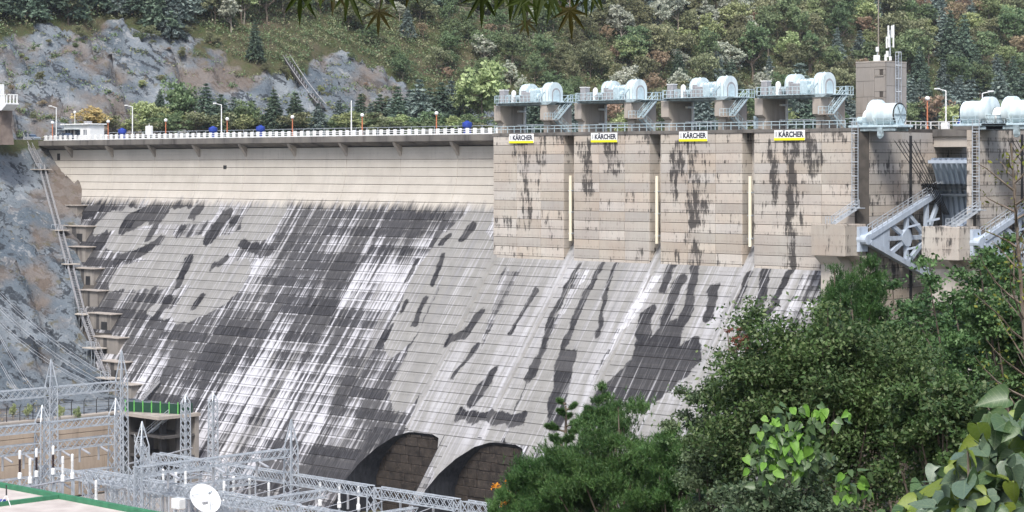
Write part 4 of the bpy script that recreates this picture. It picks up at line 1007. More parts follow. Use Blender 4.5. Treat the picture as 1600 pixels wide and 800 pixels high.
# ------------------------------------------------------------------ switchyard
def lacing(m, c0, c1, n, w):                     # zigzag between two chord lines
    a, b = Vector(c0[0]), Vector(c0[1]); c, d = Vector(c1[0]), Vector(c1[1])
    for i in range(n):
        p = a + (b-a)*(i/n); q = c + (d-c)*((i+1)/n); r = a + (b-a)*((i+1)/n); s = c + (d-c)*(i/n)
        m.bar(p, q, w, caps=False); m.bar(s, r, w, caps=False)
def lattice_mast(X, Y, z0, z1, w, label, peak=0., group='lattice masts of the switchyard'):
    o = thing('lattice_mast', label, 'pylon', (X, Y, z0), group=group)
    h = z1 - z0; wb = w*.62; wt = w*.5
    cb = [Vector((sx*wb, sy*wb, 0)) for sx, sy in ((-1,-1),(1,-1),(1,1),(-1,1))]; ct = [Vector((sx*wt, sy*wt, h)) for sx, sy in ((-1,-1),(1,-1),(1,1),(-1,1))]
    for p, q in zip(cb, ct): MB().bar(p, q, .15).build('leg', M['steel'], o)
    m = MB(); n = max(4, round(h/(w*1.15)))
    for i in range(4): lacing(m, (cb[i], ct[i]), (cb[(i+1)%4], ct[(i+1)%4]), n, .07)
    m.build('lacing', M['steel'], o)
    if peak:
        m = MB(); tip = Vector((0,0,h+peak))
        for q in ct: m.bar(q, tip, .14)
        for k in (.35,.65):
            ring = [q.lerp(tip, k) for q in ct]
            for i in range(4): m.bar(ring[i], ring[(i+1)%4], .08)
        m.build('peak', M['steel'], o)
    return o
def lattice_beam(p, q, h, label, group='lattice beams of the switchyard', droppers=0, seed=0):
    p, q = Vector(p), Vector(q); o = thing('lattice_beam', label, 'beam', tuple(p), group=group)
    d = q - p; s = Vector((-d.y, d.x, 0)).normalized()*(h/2); u = Vector((0,0,h/2))
    ch = [(-s-u, d-s-u), (s-u, d+s-u), (s+u, d+s+u), (-s+u, d-s+u)]
    for a, b in ch: MB().bar(a, b, .13).build('chord', M['steel'], o)
    m = MB(); n = max(4, round(d.length/(h*.95)))
    for i in range(4): lacing(m, ch[i], ch[(i+1)%4], n, .065)
    m.build('lacing', M['steel'], o)
    rr = random.Random(seed)
    for k in range(droppers):
        f = (k+.7)/(droppers+.4); c = d*f - u
        MB().tube(c, c-Vector((0,0,2.2)), .16, .16, 8).build('insulator', M['wire'], o)
        e = c - Vector((0,0,.2)); sd = s.normalized()
        MB().tube(e + sd*.6, e + sd*2.6 - Vector((0,0,.5)), .17, .17, 8).build('insulator', M['wire'], o)
    return o
FL = FLOOR
pA = at(190, 600, 345); XA = pA.x
rowA = [onX(x_, 600, XA) for x_ in (190, 80, -45)]
for i, p in enumerate(rowA): lattice_mast(XA, p.y, FL, pA.z+.7, 1.35, ['tall lattice mast standing in front of green fenced platform', 'tall peaked lattice mast in front of grey rock and tan retaining wall', 'tall lattice mast at the far end of the topmost beam row'][i], 4.8 if i == 0 else 4.2)
for i, (a, b) in enumerate(zip(rowA, rowA[1:])): lattice_beam((XA,a.y-.7,pA.z-.2), (XA,b.y+.7,pA.z-.2), 1.35, ['topmost lattice beam joining the two tall masts before rock face', 'topmost lattice beam running from peaked tall mast away from the dam'][i], droppers=0)
pB = at(181, 650, 326); XB = pB.x
rowB = [onX(x_, 650, XB) for x_ in (181, 66, -60)]
for i, p in enumerate(rowB): lattice_mast(XB, p.y, FL, pB.z+.3, 1.5, ['broad pale lattice mast in front of dark retaining wall corner', 'broad pale lattice mast in front of tan retaining wall', 'broad lattice mast at the far end of the tan wall row'][i], 2.4 if i < 2 else 0)
for j, (zz, hh, dr) in enumerate(((pB.z-.5,1.2,0),(pB.z-3.5,1.3,3),(pB.z-8.3,1.2,3))):
    for i, (a, b) in enumerate(zip(rowB, rowB[1:])): lattice_beam((XB,a.y-.75,zz), (XB,b.y+.75,zz), hh, ['upper', 'middle', 'lower'][j] + ' lattice beam ' + ['between the two broad masts', 'beyond the broad mast by tan wall, away from the dam'][i], droppers=dr, seed=j)
# rows parallel to the dam
pC = at(140, 742, 296); 
rowC = [onY(x_, 742, pC.y) for x_ in (140, 222, 310, 430, 560, 700)]
YC = pC.y
def rowX(Y, xs_px, zt, hb, labels_m, label_b, tops, w=1.3, dr=2):
    ps = [onY(x_, 700, Y) for x_ in xs_px]
    for i, p in enumerate(ps): lattice_mast(p.x, Y, FL, zt + tops[i][0], w, labels_m % ['first','second','third','fourth','fifth','sixth','seventh'][i], tops[i][1])
    for i, (a, b) in enumerate(zip(ps, ps[1:])): lattice_beam((a.x+.7,Y,zt), (b.x-.7,Y,zt), hb, label_b % ['first','second','third','fourth','fifth','sixth'][i], droppers=dr, seed=i)
    return ps
psC = rowX(pC.y, (140,222,330,470,620,790), pC.z, 1.4, '%s mast of the pale beam row beside the green edged roof', '%s bay of the long pale beam beside the green edged roof', [(.6,0),(5.2,3.2),(.6,0),(.6,0),(.6,0),(.6,0)])
pD = at(240, 714, 318)
psD = rowX(pD.y, (240,345,455,585,720,860), pD.z, 1.35, '%s mast of the beam row at the foot of dark bays', '%s bay of the beam row at the foot of dark bays', [(.5,0),(.5,0),(4.4,3.8),(.5,0),(.5,0),(.5,0)])
pE = at(20, 770, 300)
psE = rowX(pE.y+14, (60,175,300,420), pC.z-2.6, 1.1, '%s low mast between roof edge and retaining wall', '%s low beam between roof edge and retaining wall', [(.4,0)]*4, 1.0)
# tall slender pair near the green platform, beam from it to the dam-side mast
pF = at(290, 690, 338)
for i, (dx, dy) in enumerate(((0,0),(1.2,4.5))): lattice_mast(pF.x+dx, pF.y+dy, FL, at(290,628,338).z, 1.0, ['slender lattice mast under the right end of green platform', 'slender lattice mast behind its twin under green platform'][i], 1.2)
m7 = psD[2]
for i, (k, zz) in enumerate(((0,0),(1,.3),(2,0),(3,-.4),(4,0))):
    lattice_beam((psC[k].x+.9, pC.y+.8, pC.z-1.6+zz), (psC[k].x+.9, pD.y-.8, pC.z-1.6+zz), 1.0, '%s low cross beam tying the pale beam row to the row behind' % ['first','second','third','fourth','fifth'][i], droppers=2)
lattice_beam((m7.x-.2, m7.y-.7, at(450,676,318).z), (m7.x-.2, m7.y-26, at(450,676,318).z), 1.1, 'lattice beam rising to the peaked mast at foot of dam face', droppers=3)
lattice_mast(m7.x-.2, m7.y-26, FL, at(450,676,318).z+.6, 1.2, 'lattice mast carrying the left end of rising beam')
# bushings and post insulators
def bushing(p, h, lab, dark=True):
    o = thing('bushing', lab, 'insulator', p, group='post insulators in the switchyard')
    MB().lathe((0,0,0),[(.3,0),(.3,.7),(.2,.9)],10).build('base', M['white'], o)
    m = MB(); n = 9; pr = []
    for k in range(n): z_ = .9 + h*.62*k/n; pr += [(.13,z_),(.22,z_+h*.03),(.13,z_+h*.05)]
    m.lathe((0,0,0), pr, 10).build('sheds', M['insul'] if dark else M['white'], o); MB().lathe((0,0,0),[(.16,.9+h*.62),(.2,.95+h*.62),(.2,h+.9),(.08,h+1.)],10).build('cap', M['white'], o)
    MB().box(-.12,.12,-.12,.12,FL-p[2],0).build('pedestal', M['steel'], o)
for i, (px, py) in enumerate(((31,748),(57,745),(83,741))): bushing(tuple(at(px, py, 300)), 3.0, 'black bushing with white cap standing before tan retaining wall')
for i, (px, py, d) in enumerate(((47,755,290),(98,752,290),(113,748,292),(150,790,285),(255,770,300),(275,775,300),(290,768,303),(350,790,295),(365,782,300),(390,785,300),(420,792,298),(500,790,306),(530,793,306),(560,797,306))): bushing(tuple(at(px, py, d)), 2.4, 'slim pale post insulator among the switchyard beams', False)
# tubular bus bars
for i, (a, b) in enumerate((((10,768,292),(130,745,305)),((240,752,300),(330,778,288)),((330,770,300),(520,798,292)),((250,735,312),(420,752,318)),((200,725,318),(300,700,335)))):
    o = thing('bus_bar', ['tubular bus bar over post insulators before tan wall', 'tubular bus bar beside the white dish', 'tubular bus bar under the long pale beam', 'tubular bus bar behind the second mast', 'tubular bus bar towards the green platform'][i], 'bus bar', tuple(at(*a)))
    p, q = at(*a), at(*b); MB().tube((0,0,0), q-p, .13, .13, 8).build('tube', M['wire'], o)
    for k in range(4):
        c = (q-p)*((k+.5)/4); MB().tube(c, Vector((c.x,c.y,FL-p.z)), .12, .12, 6).build('support', M['steel'], o)
yard = simple('yard_gravel', (.30,.28,.26), (.22,.21,.20), 2.5, .95, bump=.4)
struct(MB().add([(-59,-140,FL+.02),(60,-140,FL+.02),(60,-31,FL+.02),(-59,-31,FL+.02)],[(0,1,2,3)]).build('yard_pavement', yard))
# conductors running up over the rock
anchors = [at(-60, 395, 430), at(-60, 425, 428), at(-60, 455, 424), at(-60, 500, 415)]
k = 0
for i, (f0, px) in enumerate(((.12,0),(.32,0),(.5,0),(.7,1),(.9,1),(.25,1),(.45,1))):
    a, b = (rowA[0], rowA[1]) if px == 0 else (rowA[1], rowA[2])
    e = Vector((XA, a.y + (b.y-a.y)*f0, pA.z+.4)); s_ = anchors[i % 4] + Vector((0, 0, i*.9))
    for dz in (0, .55):
        m = MB(); P = [e.lerp(s_, q/8) - Vector((0,0,4*2.2*(q/8)*(1-q/8)-dz)) for q in range(9)]; m.path(P, [.036]*9, 4)
        o = m.build('power_line', M['wire']); tag(o, 'bright twin power line sagging from topmost beam up across the rock', 'cable', 'power lines over the rock')
# sagging jumpers between the rows
jr = random.Random(8)
for i in range(16):
    k = i % 5; x_ = psC[k].x + (psC[k+1].x-psC[k].x)*((i//5)+.6)/3.6
    e, s_ = Vector((x_, pC.y, pC.z-.8)), Vector((x_+jr.uniform(-1,1), pD.y, pD.z-.8)); m = MB(); P = [e.lerp(s_, q/6) - Vector((0,0,4*1.1*(q/6)*(1-q/6))) for q in range(7)]; m.path(P, [.05]*7, 4)
    tag(m.build('jumper_wire', M['wire']), 'thin sagging wire between the two long switchyard beam rows', 'cable', 'jumper wires in the switchyard')
# ------------------------------------------------------------------ retaining wall, fence, green platform
rw = thing('retaining_wall', 'tan coursed retaining wall below the fenced bench behind switchyard', 'wall')
M['tan'] = concrete_plain('tan_wall', (.44,.36,.28), (.35,.285,.225), .45)
MB().box(-61.3, -60.3, -150, -36, FL, -47.6).build('wall_core', M['joint'], rw)
mt = {}
z_ = FL
while z_ < -48:
    y_ = -150
    while y_ < -37:
        L = 7.5 + rng.random()*5; MB().cbox(-60.6, -60.05-rng.random()*.08, y_+.03, min(y_+L, -36), z_+.03, min(z_+2.05, -47.55), .04).build('wall_course', M['tan'], rw); y_ += L
    z_ += 2.1
MB().cbox(-61.6, -59.8, -150, -35.7, -47.5, -47.1, .05).build('coping', M['conc'], rw)
MB().prism([(-36,-47.5),(-28,-47.5),(-28,FL),(-33,FL)], 'x', -61.2, -59.9).build('wall_corner', M['concd'], rw)
fe = thing('bench_fence', 'dark chain link fence on top of the tan retaining wall', 'fence')
m = MB(); y_ = -148
while y_ < -36: m.bar((-60.8,y_,-47.1),(-60.8,y_,-44.9),.1); m.bar((-60.8,y_,-44.9),(-60.4,y_,-44.4),.08); y_ += 2.5
m.build('post', M['cable'], fe); MB().bar((-60.8,-148,-44.9),(-60.8,-36,-44.9),.06).bar((-60.8,-148,-46.0),(-60.8,-36,-46.0),.05).build('rail', M['cable'], fe)
gp = thing('green_platform', 'dark green fenced platform with lime posts at the foot of dam edge', 'platform')
a, b = at(196,642,362), at(278,630,358)
zp = (a.z+b.z)/2 - 1.
MB().box(a.x-2, b.x+1, min(a.y,b.y)-1, max(a.y,b.y)+4, zp-.5, zp).build('slab', M['conc'], gp)
for i in range(7):
    f = i/6; c = a.lerp(b, f); MB().bar((c.x,c.y,zp),(c.x,c.y,zp+2.0),.14).build('post', M['lime'], gp)
a0, b0 = Vector((a.x,a.y,zp)), Vector((b.x,b.y,zp))
MB().add([a0+Vector((0,.05,.1)), b0+Vector((0,.05,.1)), b0+Vector((0,.05,1.7)), a0+Vector((0,.05,1.7)), a0+Vector((0,.1,.1)), b0+Vector((0,.1,.1)), b0+Vector((0,.1,1.7)), a0+Vector((0,.1,1.7))], [(0,1,2,3),(7,6,5,4),(0,3,7,4),(1,5,6,2),(3,2,6,7),(0,4,5,1)]).build('screen', M['greend'], gp)
MB().add([b0+Vector((0.05,0,.1)), b0+Vector((.05,3,.1)), b0+Vector((.05,3,1.7)), b0+Vector((.05,0,1.7))], [(0,1,2,3)]).build('screen', M['greend'], gp)
for f in (.05,.35,.65,.95):
    c = a0.lerp(b0, f); MB().box(c.x-.3, c.x+.3, c.y+.2, c.y+1.2, FL, zp-.51).build('support_wall', M['concd'], gp)  # dark concrete here and on the slabs stands in for shade under the platform
MB().box(a.x-1.5, b.x+.5, max(a.y,b.y)+3.2, max(a.y,b.y)+4.0, FL, zp-.55).build('back_wall', M['abut'], gp)
for k, zz in enumerate((zp-3.4, zp-7.)): MB().box(a.x-1.5, b.x+.6, min(a.y,b.y)+.4, max(a.y,b.y)+3, zz-.4, zz).build('floor_slab', M['concd'], gp)
ys_ = thing('yard_stair', 'dark steel stair flights beneath the green platform', 'stair')
stair(ys_, (b.x-1, b.y-.8, zp-.2), (b.x-6.5, b.y-2.5, zp-4.5), 1., M['steel']); stair(ys_, (b.x-6.5, b.y-3.6, zp-4.5), (b.x-1.5, b.y-4.4, zp-9), 1., M['steel'])
ls = thing('slope_stair', 'dark stair set on dam slope above green platform', 'stair')
p, q = onslope(252,598), onslope(228,628); stair(ls, p+Vector((0,-.6,.3)), q+Vector((0,-1.2,.2)), 1.2, M['grey'])
# ------------------------------------------------------------------ station building roof with green parapet, dish
c0 = at(95, 772, 258); ZR = c0.z; YR = c0.y
far = onZ(95, 772, ZR)
sb = thing('station_roof', 'flat pale roof with green parapet beside the switchyard', 'building')
MB().box(c0.x-45, c0.x+46, YR-38, YR-.1, FL, ZR-.62).build('wall', M['concl'], sb)
MB().box(c0.x-45, c0.x-.2, YR-38, YR-.45, ZR-.6, ZR-.5).box(c0.x+.2, c0.x+46, YR-38, YR-.45, ZR-.6, ZR-.52).build('roof_deck', M['roof'], sb)
MB().cbox(c0.x-45, c0.x+46, YR-.4, YR+.12, ZR-.9, ZR+.1, .05).build('parapet', M['green'], sb)
MB().cbox(c0.x-.22, c0.x+.22, YR-38, YR-.41, ZR-.55, ZR, .04).build('parapet', M['green'], sb)
MB().box(c0.x-45, c0.x+46, YR+.121, YR+.2, ZR-1.6, ZR-.95).build('cornice', M['concl'], sb)
ds = at(318, 782, 247)
dish = thing('satellite_dish', 'large white satellite dish at the roof corner', 'antenna', (ds.x, ds.y, ds.z))
dirv = (Vector((CS*.5 - SN*-.6, SN*.5 + CS*-.6, .6))).normalized(); qd = Vector((0,0,1)).rotation_difference(dirv)
m = MB(); pr = [(0.02,0)] + [(r_, .26*r_*r_/1.9) for r_ in (.4,.8,1.2,1.6,1.9)] + [(1.93,.5),(1.9,.42)] + [(r_, .26*r_*r_/1.9-.1) for r_ in (1.6,1.2,.8,.4,.02)]
m.lathe((0,0,0), pr, 28); o = m.build('reflector', M['white'], dish, smooth=True); o.rotation_mode = 'QUATERNION'; o.rotation_quaternion = qd
m = MB()
for k in range(3): a_ = 2*math.pi*k/3; m.bar((1.6*math.cos(a_),1.6*math.sin(a_),.4),(0,0,1.7),.06)
m.lathe((0,0,1.6),[(.16,0),(.16,.35),(.05,.4)],8); o = m.build('feed', M['steel'], dish); o.rotation_mode = 'QUATERNION'; o.rotation_quaternion = qd
MB().tube((0,0,-.3),(0,0,ZR-.5-ds.z),.2,.2,10).build('mount', M['steel'], dish); MB().cbox(-.4,.4,-.4,.4,-.6,-.1,.05).build('hub', M['grey'], dish)
cab = thing('roof_cabinet', 'small white box beside the dish on roof', 'cabinet', tuple(at(280,800,250))); cab.location.z = ZR-.5
MB().cbox(-.9,.6,-.5,.5,.02,1.2,.06).build('cabinet', M['white'], cab); MB().box(-1,.7,-.6,.6,0,.02).build('plinth', M['conc'], cab)
ws = thing('weather_station', 'small tripod instrument with blue box on the pale roof', 'instrument', tuple(onZ(10, 790, ZR-.5)))
for k in range(3): a_ = 2*math.pi*k/3; MB().bar((.9*math.cos(a_),.9*math.sin(a_),0),(0,0,1.3),.07).build('leg', M['white'], ws)
MB().tube((0,0,1.2),(0,0,2.4),.1,.07,8).build('sensor', M['cable'], ws); MB().cbox(-.8,-.2,-.4,.1,.02,.7,.04).build('instrument_box', M['blue'], ws)
# ------------------------------------------------------------------ vegetation
nr = np.random.default_rng(11)
HUE = [.487, .53]; VAL = [.78, 1.25]
def leaf_mat(name, c1, c2, c3=None, scale=.5, trans=.3, rough=.6, spec=.2):
    t = NT(name); isl = t.geo.outputs['Random Per Island']; tc = t.n.new('ShaderNodeTexCoord')
    oi = t.n.new('ShaderNodeObjectInfo')
    n = t.noise(tc.outputs['Object'], scale, 3)
    c = t.mix(t.mr(n, .35, .65), c1, c2); c = t.mix(t.mr(isl, .55, 1., 0, .55), c, c3 or tuple(v*1.5 for v in c2))
    hs = t.n.new('ShaderNodeHueSaturation'); t.set(hs.inputs['Color'], c)
    t.set(hs.inputs['Hue'], t.mr(oi.outputs['Random'], 0, 1, *HUE)); t.set(hs.inputs['Value'], t.mr(t.math('FRACT', t.math('MULTIPLY', oi.outputs['Random'], 7.3)), 0, 1, *VAL))
    t.done(hs.outputs[0], rough, 0, spec)
    tr = t.n.new('ShaderNodeBsdfTranslucent'); t.set(tr.inputs[0], hs.outputs[0]); mx = t.n.new('ShaderNodeMixShader'); mx.inputs[0].default_value = trans
    t.t.links.new(t.b.outputs[0], mx.inputs[1]); t.t.links.new(tr.outputs[0], mx.inputs[2]); t.t.links.new(mx.outputs[0], t.out.inputs[0]); return t.m
def unit(v): return v / (np.linalg.norm(v, axis=1, keepdims=True) + 1e-9)
def cards(C, size, asp=.55, up=.35, axis=None, var=.55):
    """leaf-shaped 4-gons: centres C, length size"""
    n = len(C); nm = unit(nr.normal(size=(n,3)) + np.array([0,0,up*2])); a = nr.normal(size=(n,3)) if axis is None else axis + nr.normal(size=(n,3))*.25
    a = unit(a - nm*np.sum(a*nm, 1, keepdims=True)); b = np.cross(nm, a); s = (size*(1+var*nr.uniform(-1,1,n)))[:,None]
    P = np.stack([C - a*s*.5, C + b*s*asp*.5 - a*s*.05, C + a*s*.5, C - b*s*asp*.5 - a*s*.05], 1)
    return P.reshape(-1,3), np.arange(4*n).reshape(-1,4)
def crown_points(n_cl, per, rad, zc, rz, rc, shape='round', hollow=.45):
    d = unit(nr.normal(size=(n_cl,3))); r = hollow + (1-hollow)*nr.uniform(0,1,n_cl)**.6
    lump = 1 + .28*np.sin(d[:,0]*4+nr.uniform(0,6)) * np.cos(d[:,1]*5+nr.uniform(0,6)) + .15*np.sin(d[:,2]*7+nr.uniform(0,6))
    c = d * (r*lump)[:,None] * np.array([rad, rad, rz]); c[:,2] += zc
    if shape == 'flame': k = 1 - .5*np.clip((c[:,2]-zc)/rz, -.2, 1); c[:,:2] *= k[:,None]
    pts = np.repeat(c, per, 0) + nr.normal(size=(n_cl*per,3))*rc*np.array([1,1,.6]); return c, pts
def lobed_points(n_cl, per, rad, zc, rz, rc, lobes=15):
    L = unit(nr.normal(size=(lobes,3)))*nr.uniform(.25,.62,(lobes,1)); L[0] *= .2; L[:,2] += .08; lr = nr.uniform(.36,.52,lobes)
    k = nr.integers(0, lobes, n_cl); d = unit(nr.normal(size=(n_cl,3)) + np.array([0,0,.35])); c = (L[k] + d*(lr[k]*nr.uniform(.7,1.05,n_cl))[:,None])*np.array([rad,rad,rz]); c[:,2] += zc
    return c, np.repeat(c, per, 0) + nr.normal(size=(n_cl*per,3))*rc*np.array([1,1,.55])
def trunk_mesh(name, h, r, tips, mat, n_l=9, seed=0):
    m = MB(); rr = random.Random(seed); top = h*.8
    pts = [Vector((rr.uniform(-.02,.02)*h*(i>0), rr.uniform(-.02,.02)*h*(i>0), top*i/5)) for i in range(6)]
    m.path(pts, [r*(1.25 if i == 0 else 1-.15*i) for i in range(6)], 7)
    for k in range(min(n_l, len(tips))):
        e = Vector(tips[k]); s = pts[2 + k % 3].lerp(pts[3 + k % 3], rr.random())
        if e.z < s.z: s = pts[1].lerp(pts[2], rr.random())
        mid = s.lerp(e, .5) + Vector((0,0,-.05*h)); m.path([s, mid, e], [r*.45, r*.3, r*.1], 5)
    return m.mesh(name, mat)
LM = {  # hillside foliage paled and greyed, some of the haze put into its colours
 'olive': leaf_mat('leaf_olive', (0.149,0.162,0.086), (0.237,0.242,0.135), (0.392,0.380,0.245)),
 'green': leaf_mat('leaf_green', (0.108,0.155,0.076), (0.180,0.240,0.119), (0.308,0.360,0.201)),
 'pale': leaf_mat('leaf_silvery', (0.312,0.341,0.259), (0.472,0.486,0.393), (0.713,0.713,0.643)),
 'brown': leaf_mat('leaf_russet', (0.238,0.164,0.117), (0.332,0.245,0.171), (0.470,0.362,0.269)),
 'gold': leaf_mat('leaf_gold', (0.536,0.388,0.173), (0.661,0.525,0.235), (0.686,0.686,0.359)),
 'lime': leaf_mat('leaf_lime', (0.261,0.307,0.139), (0.398,0.444,0.214), (0.596,0.623,0.366)),
 'pine': leaf_mat('needle_dark', (0.066,0.103,0.073), (0.112,0.164,0.112), (0.202,0.253,0.180), trans=.1),
 'pineb': leaf_mat('needle_blue', (0.106,0.149,0.134), (0.177,0.227,0.205), (0.312,0.363,0.326), trans=.1),
}
def broadleaf(kind, h, rad, rz, seed, n_cl=95, per=28, size=.40, shape='round', bark='bark'):
    zc = h - rz; c, p = lobed_points(n_cl, per, rad*1.1, zc, rz*1.1, rad*.09, 9); P, F_ = cards(p, size)
    return np_mesh('crown', P, F_, LM[kind]), trunk_mesh('trunk', h, .035*h*.5, c[np.argsort(-np.linalg.norm(c[:,:2],axis=1))][::3], M[bark], 9, seed)
def conifer(kind, h, rad, seed, whorls=15, size=.55, bare=.15):
    C = []; A = []
    for k in range(whorls):
        f = k/(whorls-1); z_ = h*(bare + (1-bare)*f); rl = rad*(1-f)**.85 + .15; nb = int(9 - 3*f); off = nr.uniform(0,6.3)
        for b in range(nb):
            a = off + 6.283*b/nb + nr.uniform(-.25,.25); L = rl*nr.uniform(.7,1.15); n = max(4, int(L*10))
            s = np.linspace(.15,1,n); d = np.array([math.cos(a), math.sin(a)])
            xy = d[None]*(s*L)[:,None]; zz = z_ + .12*L*s - .38*L*s*s
            q = np.concatenate([xy, zz[:,None]], 1); q = np.repeat(q, 5, 0); q += nr.normal(size=q.shape)*np.array([.16,.16,.07])*(.5+L*.25)
            C.append(q); A.append(np.repeat(np.array([[d[0],d[1],.25]]), len(q), 0))
    C = np.concatenate(C); A = np.concatenate(A); P, F_ = cards(C, size, .4, .5, A)
    m = MB(); m.path([Vector((0,0,h*i/5*.97)) for i in range(6)], [.02*h*(1.05-i/5)+.02 for i in range(6)], 7)
    for k in range(7): a = k*2.4; z_ = h*(bare+.1*k); m.tube((0,0,z_),(math.cos(a)*rad*.6*(1-k*.1),math.sin(a)*rad*.6*(1-k*.1),z_-.1),.05,.02,4)
    return np_mesh('crown', P, F_, LM[kind]), m.mesh('trunk', M['bark'])
SP = {}
SP['conifer'] = [conifer('pineb', 9, 2.5, 1), conifer('pine', 10, 2.7, 2), conifer('pineb', 8, 2.9, 3, bare=.05), conifer('pine', 8.5, 2.8, 4, 13)]
SP['olive'] = [broadleaf('olive', 8, 3.6, 3.0, 1), broadleaf('olive', 7, 3.9, 2.6, 2), broadleaf('olive', 9, 3.1, 3.6, 21)]
SP['green'] = [broadleaf('green', 8, 3.5, 3.1, 3), broadleaf('green', 7, 3.8, 2.7, 4), broadleaf('green', 9.5, 3.2, 3.8, 22)]
SP['pale'] = [broadleaf('pale', 8, 2.6, 3.0, 5, bark='barkpale'), broadleaf('pale', 6.5, 2.3, 2.6, 6, bark='barkpale')]
SP['brown'] = [broadleaf('brown', 7, 2.6, 2.7, 7, 55, 18), broadleaf('brown', 6.5, 3, 2.4, 8, 55, 16)]
SP['lime'] = [broadleaf('lime', 8, 3.2, 3.2, 9), broadleaf('lime', 7, 2.6, 3, 10)]
SP['gold'] = [broadleaf('gold', 5.5, 2.8, 2.2, 11)]
LAB = {'conifer': ('pine_tree', 'dark layered pine tree on the hillside behind the dam', 'pines on the hillside'), 'olive': ('olive_tree', 'olive green broadleaf tree on the hillside behind the dam', 'olive green hillside trees'),
 'green': ('broadleaf_tree', 'mid green broadleaf tree on the hillside behind the dam', 'mid green hillside trees'), 'pale': ('silvery_tree', 'silvery pale leaved tree on the hillside behind the dam', 'silvery hillside trees'),
 'brown': ('russet_tree', 'sparse russet brown tree on the hillside behind the dam', 'russet hillside trees'), 'lime': ('lime_green_tree', 'light yellowish green tree on the hillside behind the dam', 'yellowish green hillside trees'), 'gold': ('golden_shrub', 'small golden yellow autumn tree on the hillside', 'golden hillside trees')}
vr = random.Random(21)
ntree = 0
def where(px, py):
    a = ['above the blue grey rock face', 'near the covered rock stair', 'on the slope beyond the crest pines', 'on the slope behind the first hoist', 'on the slope behind the second hoist', 'on the slope behind the third hoist', 'on the slope behind the fourth hoist', 'on the slope behind tower and winches'][sum(px > b for b in (330, 560, 770, 900, 1040, 1190, 1340))]
    return a, ('high up ' if py < 45 else 'halfway up ' if py < 110 else 'low down ')
def plant(kind, p, s, label=None, group=None, sx=1., name=None, gz=None, v=None):
    global ntree
    cr, tr = SP[kind][v if v is not None else vr.randrange(len(SP[kind]))]
    nm, lb, gp_ = LAB[kind]
    o = thing(name or nm, label or lb, 'tree', (p.x, p.y, (H(p.x, p.y) if gz is None else gz) - .25), vr.uniform(0, 6.28), None if label and not group else (group or gp_))
    o.scale = (s*sx, s*sx, s); obj('trunk', tr, o); obj('crown', cr, o); ntree += 1; return o
# hill forest: sampled over the visible slope, thinned on the rock
def kind_for(px, py):
    r = vr.random()
    if px < 330: return 'conifer' if r < .82 else ('gold' if r < .86 else 'olive')
    if px < 560: return ('pale' if r < .28 else 'lime' if r < .5 else 'olive' if r < .75 else 'green' if r < .92 else 'conifer')
    if px < 950:
        if py < 60: return 'conifer' if r < .28 else 'pale' if r < .45 else 'green' if r < .75 else 'olive'
        return 'green' if r < .5 else 'olive' if r < .82 else 'brown' if r < .93 else 'pale'
    if px < 1340: return 'olive' if r < .34 else 'pale' if r < .54 else 'green' if r < .76 else 'conifer' if r < .84 else 'lime' if r < .95 else 'brown'
    if py > 110: return 'conifer' if r < .45 else 'green' if r < .8 else 'brown' if r < .88 else 'lime'
    return 'lime' if r < .2 else 'olive' if r < .45 else 'brown' if r < .6 else 'green' if r < .82 else 'conifer'
rows = [(-52,30),(-30,30),(-8,30),(12,30),(32,31),(52,32),(72,34),(92,36),(112,38),(132,40),(152,42),(172,44),(192,48)]
for j, (py0, stp) in enumerate(rows):
    px = -30 + (j % 2)*stp*.5
    while px < 1640:
        x_ = px + vr.uniform(-.35,.35)*stp; y_ = py0 + vr.uniform(-9, 9); px += stp*(.72 if px < 340 and py0 < 80 else 1)
        p, dd = march(x_, y_)
        if p is None or p.z < 0: continue
        rk = rockness(p.x, p.y, p.z)
        if rk > .35 and vr.random() > .05: continue
        if XT(p.y)-p.x < 10 and p.y < 150: continue
        if 560 < x_ < 960 and y_ > 40 and vr.random() < .2: continue
        if x_ < 700 and y_ > 70 and vr.random() < .5: continue
        if 400 < x_ < 530 and y_ > 45: continue
        k = kind_for(x_, y_); s = vr.uniform(1.0, 1.85)
        if rk > .35: s *= .4; k = 'olive'
        if 560 < x_ < 960 and y_ > 30: s *= .7
        if x_ > 1340: s *= 1.05
        if x_ > 950 and y_ < 130: s *= 1.1
        wa_, wb_ = where(x_, y_); sz_ = 'tall ' if s > 1.3 else 'small ' if s < .8 else ''
        plant(k, p, s, sz_ + LAB[k][1].split(' on the hillside')[0] + ' ' + wb_ + wa_, LAB[k][2] + ' ' + wb_ + wa_, sx=vr.uniform(.85, 1.1))
print('hill trees', ntree)
def near_w(px):
    return ['near the white guard house', 'behind the upright white cabinet', 'behind the tall street lamp with short arm', 'behind the blue tank below the rock stair', 'at the foot of the covered rock stair', 'behind the slim armless pole', 'below the pale rock outcrop', 'beside the tall light green tree', 'seen between legs of first hoist', 'behind the second hoist', 'behind the third hoist', 'behind the hoist by the tower', 'beside the square tower', 'behind the crest bridge lamps', 'behind the double winch'][sum(px > b for b in (200, 300, 375, 430, 520, 570, 660, 790, 860, 1000, 1150, 1330, 1430, 1500))]
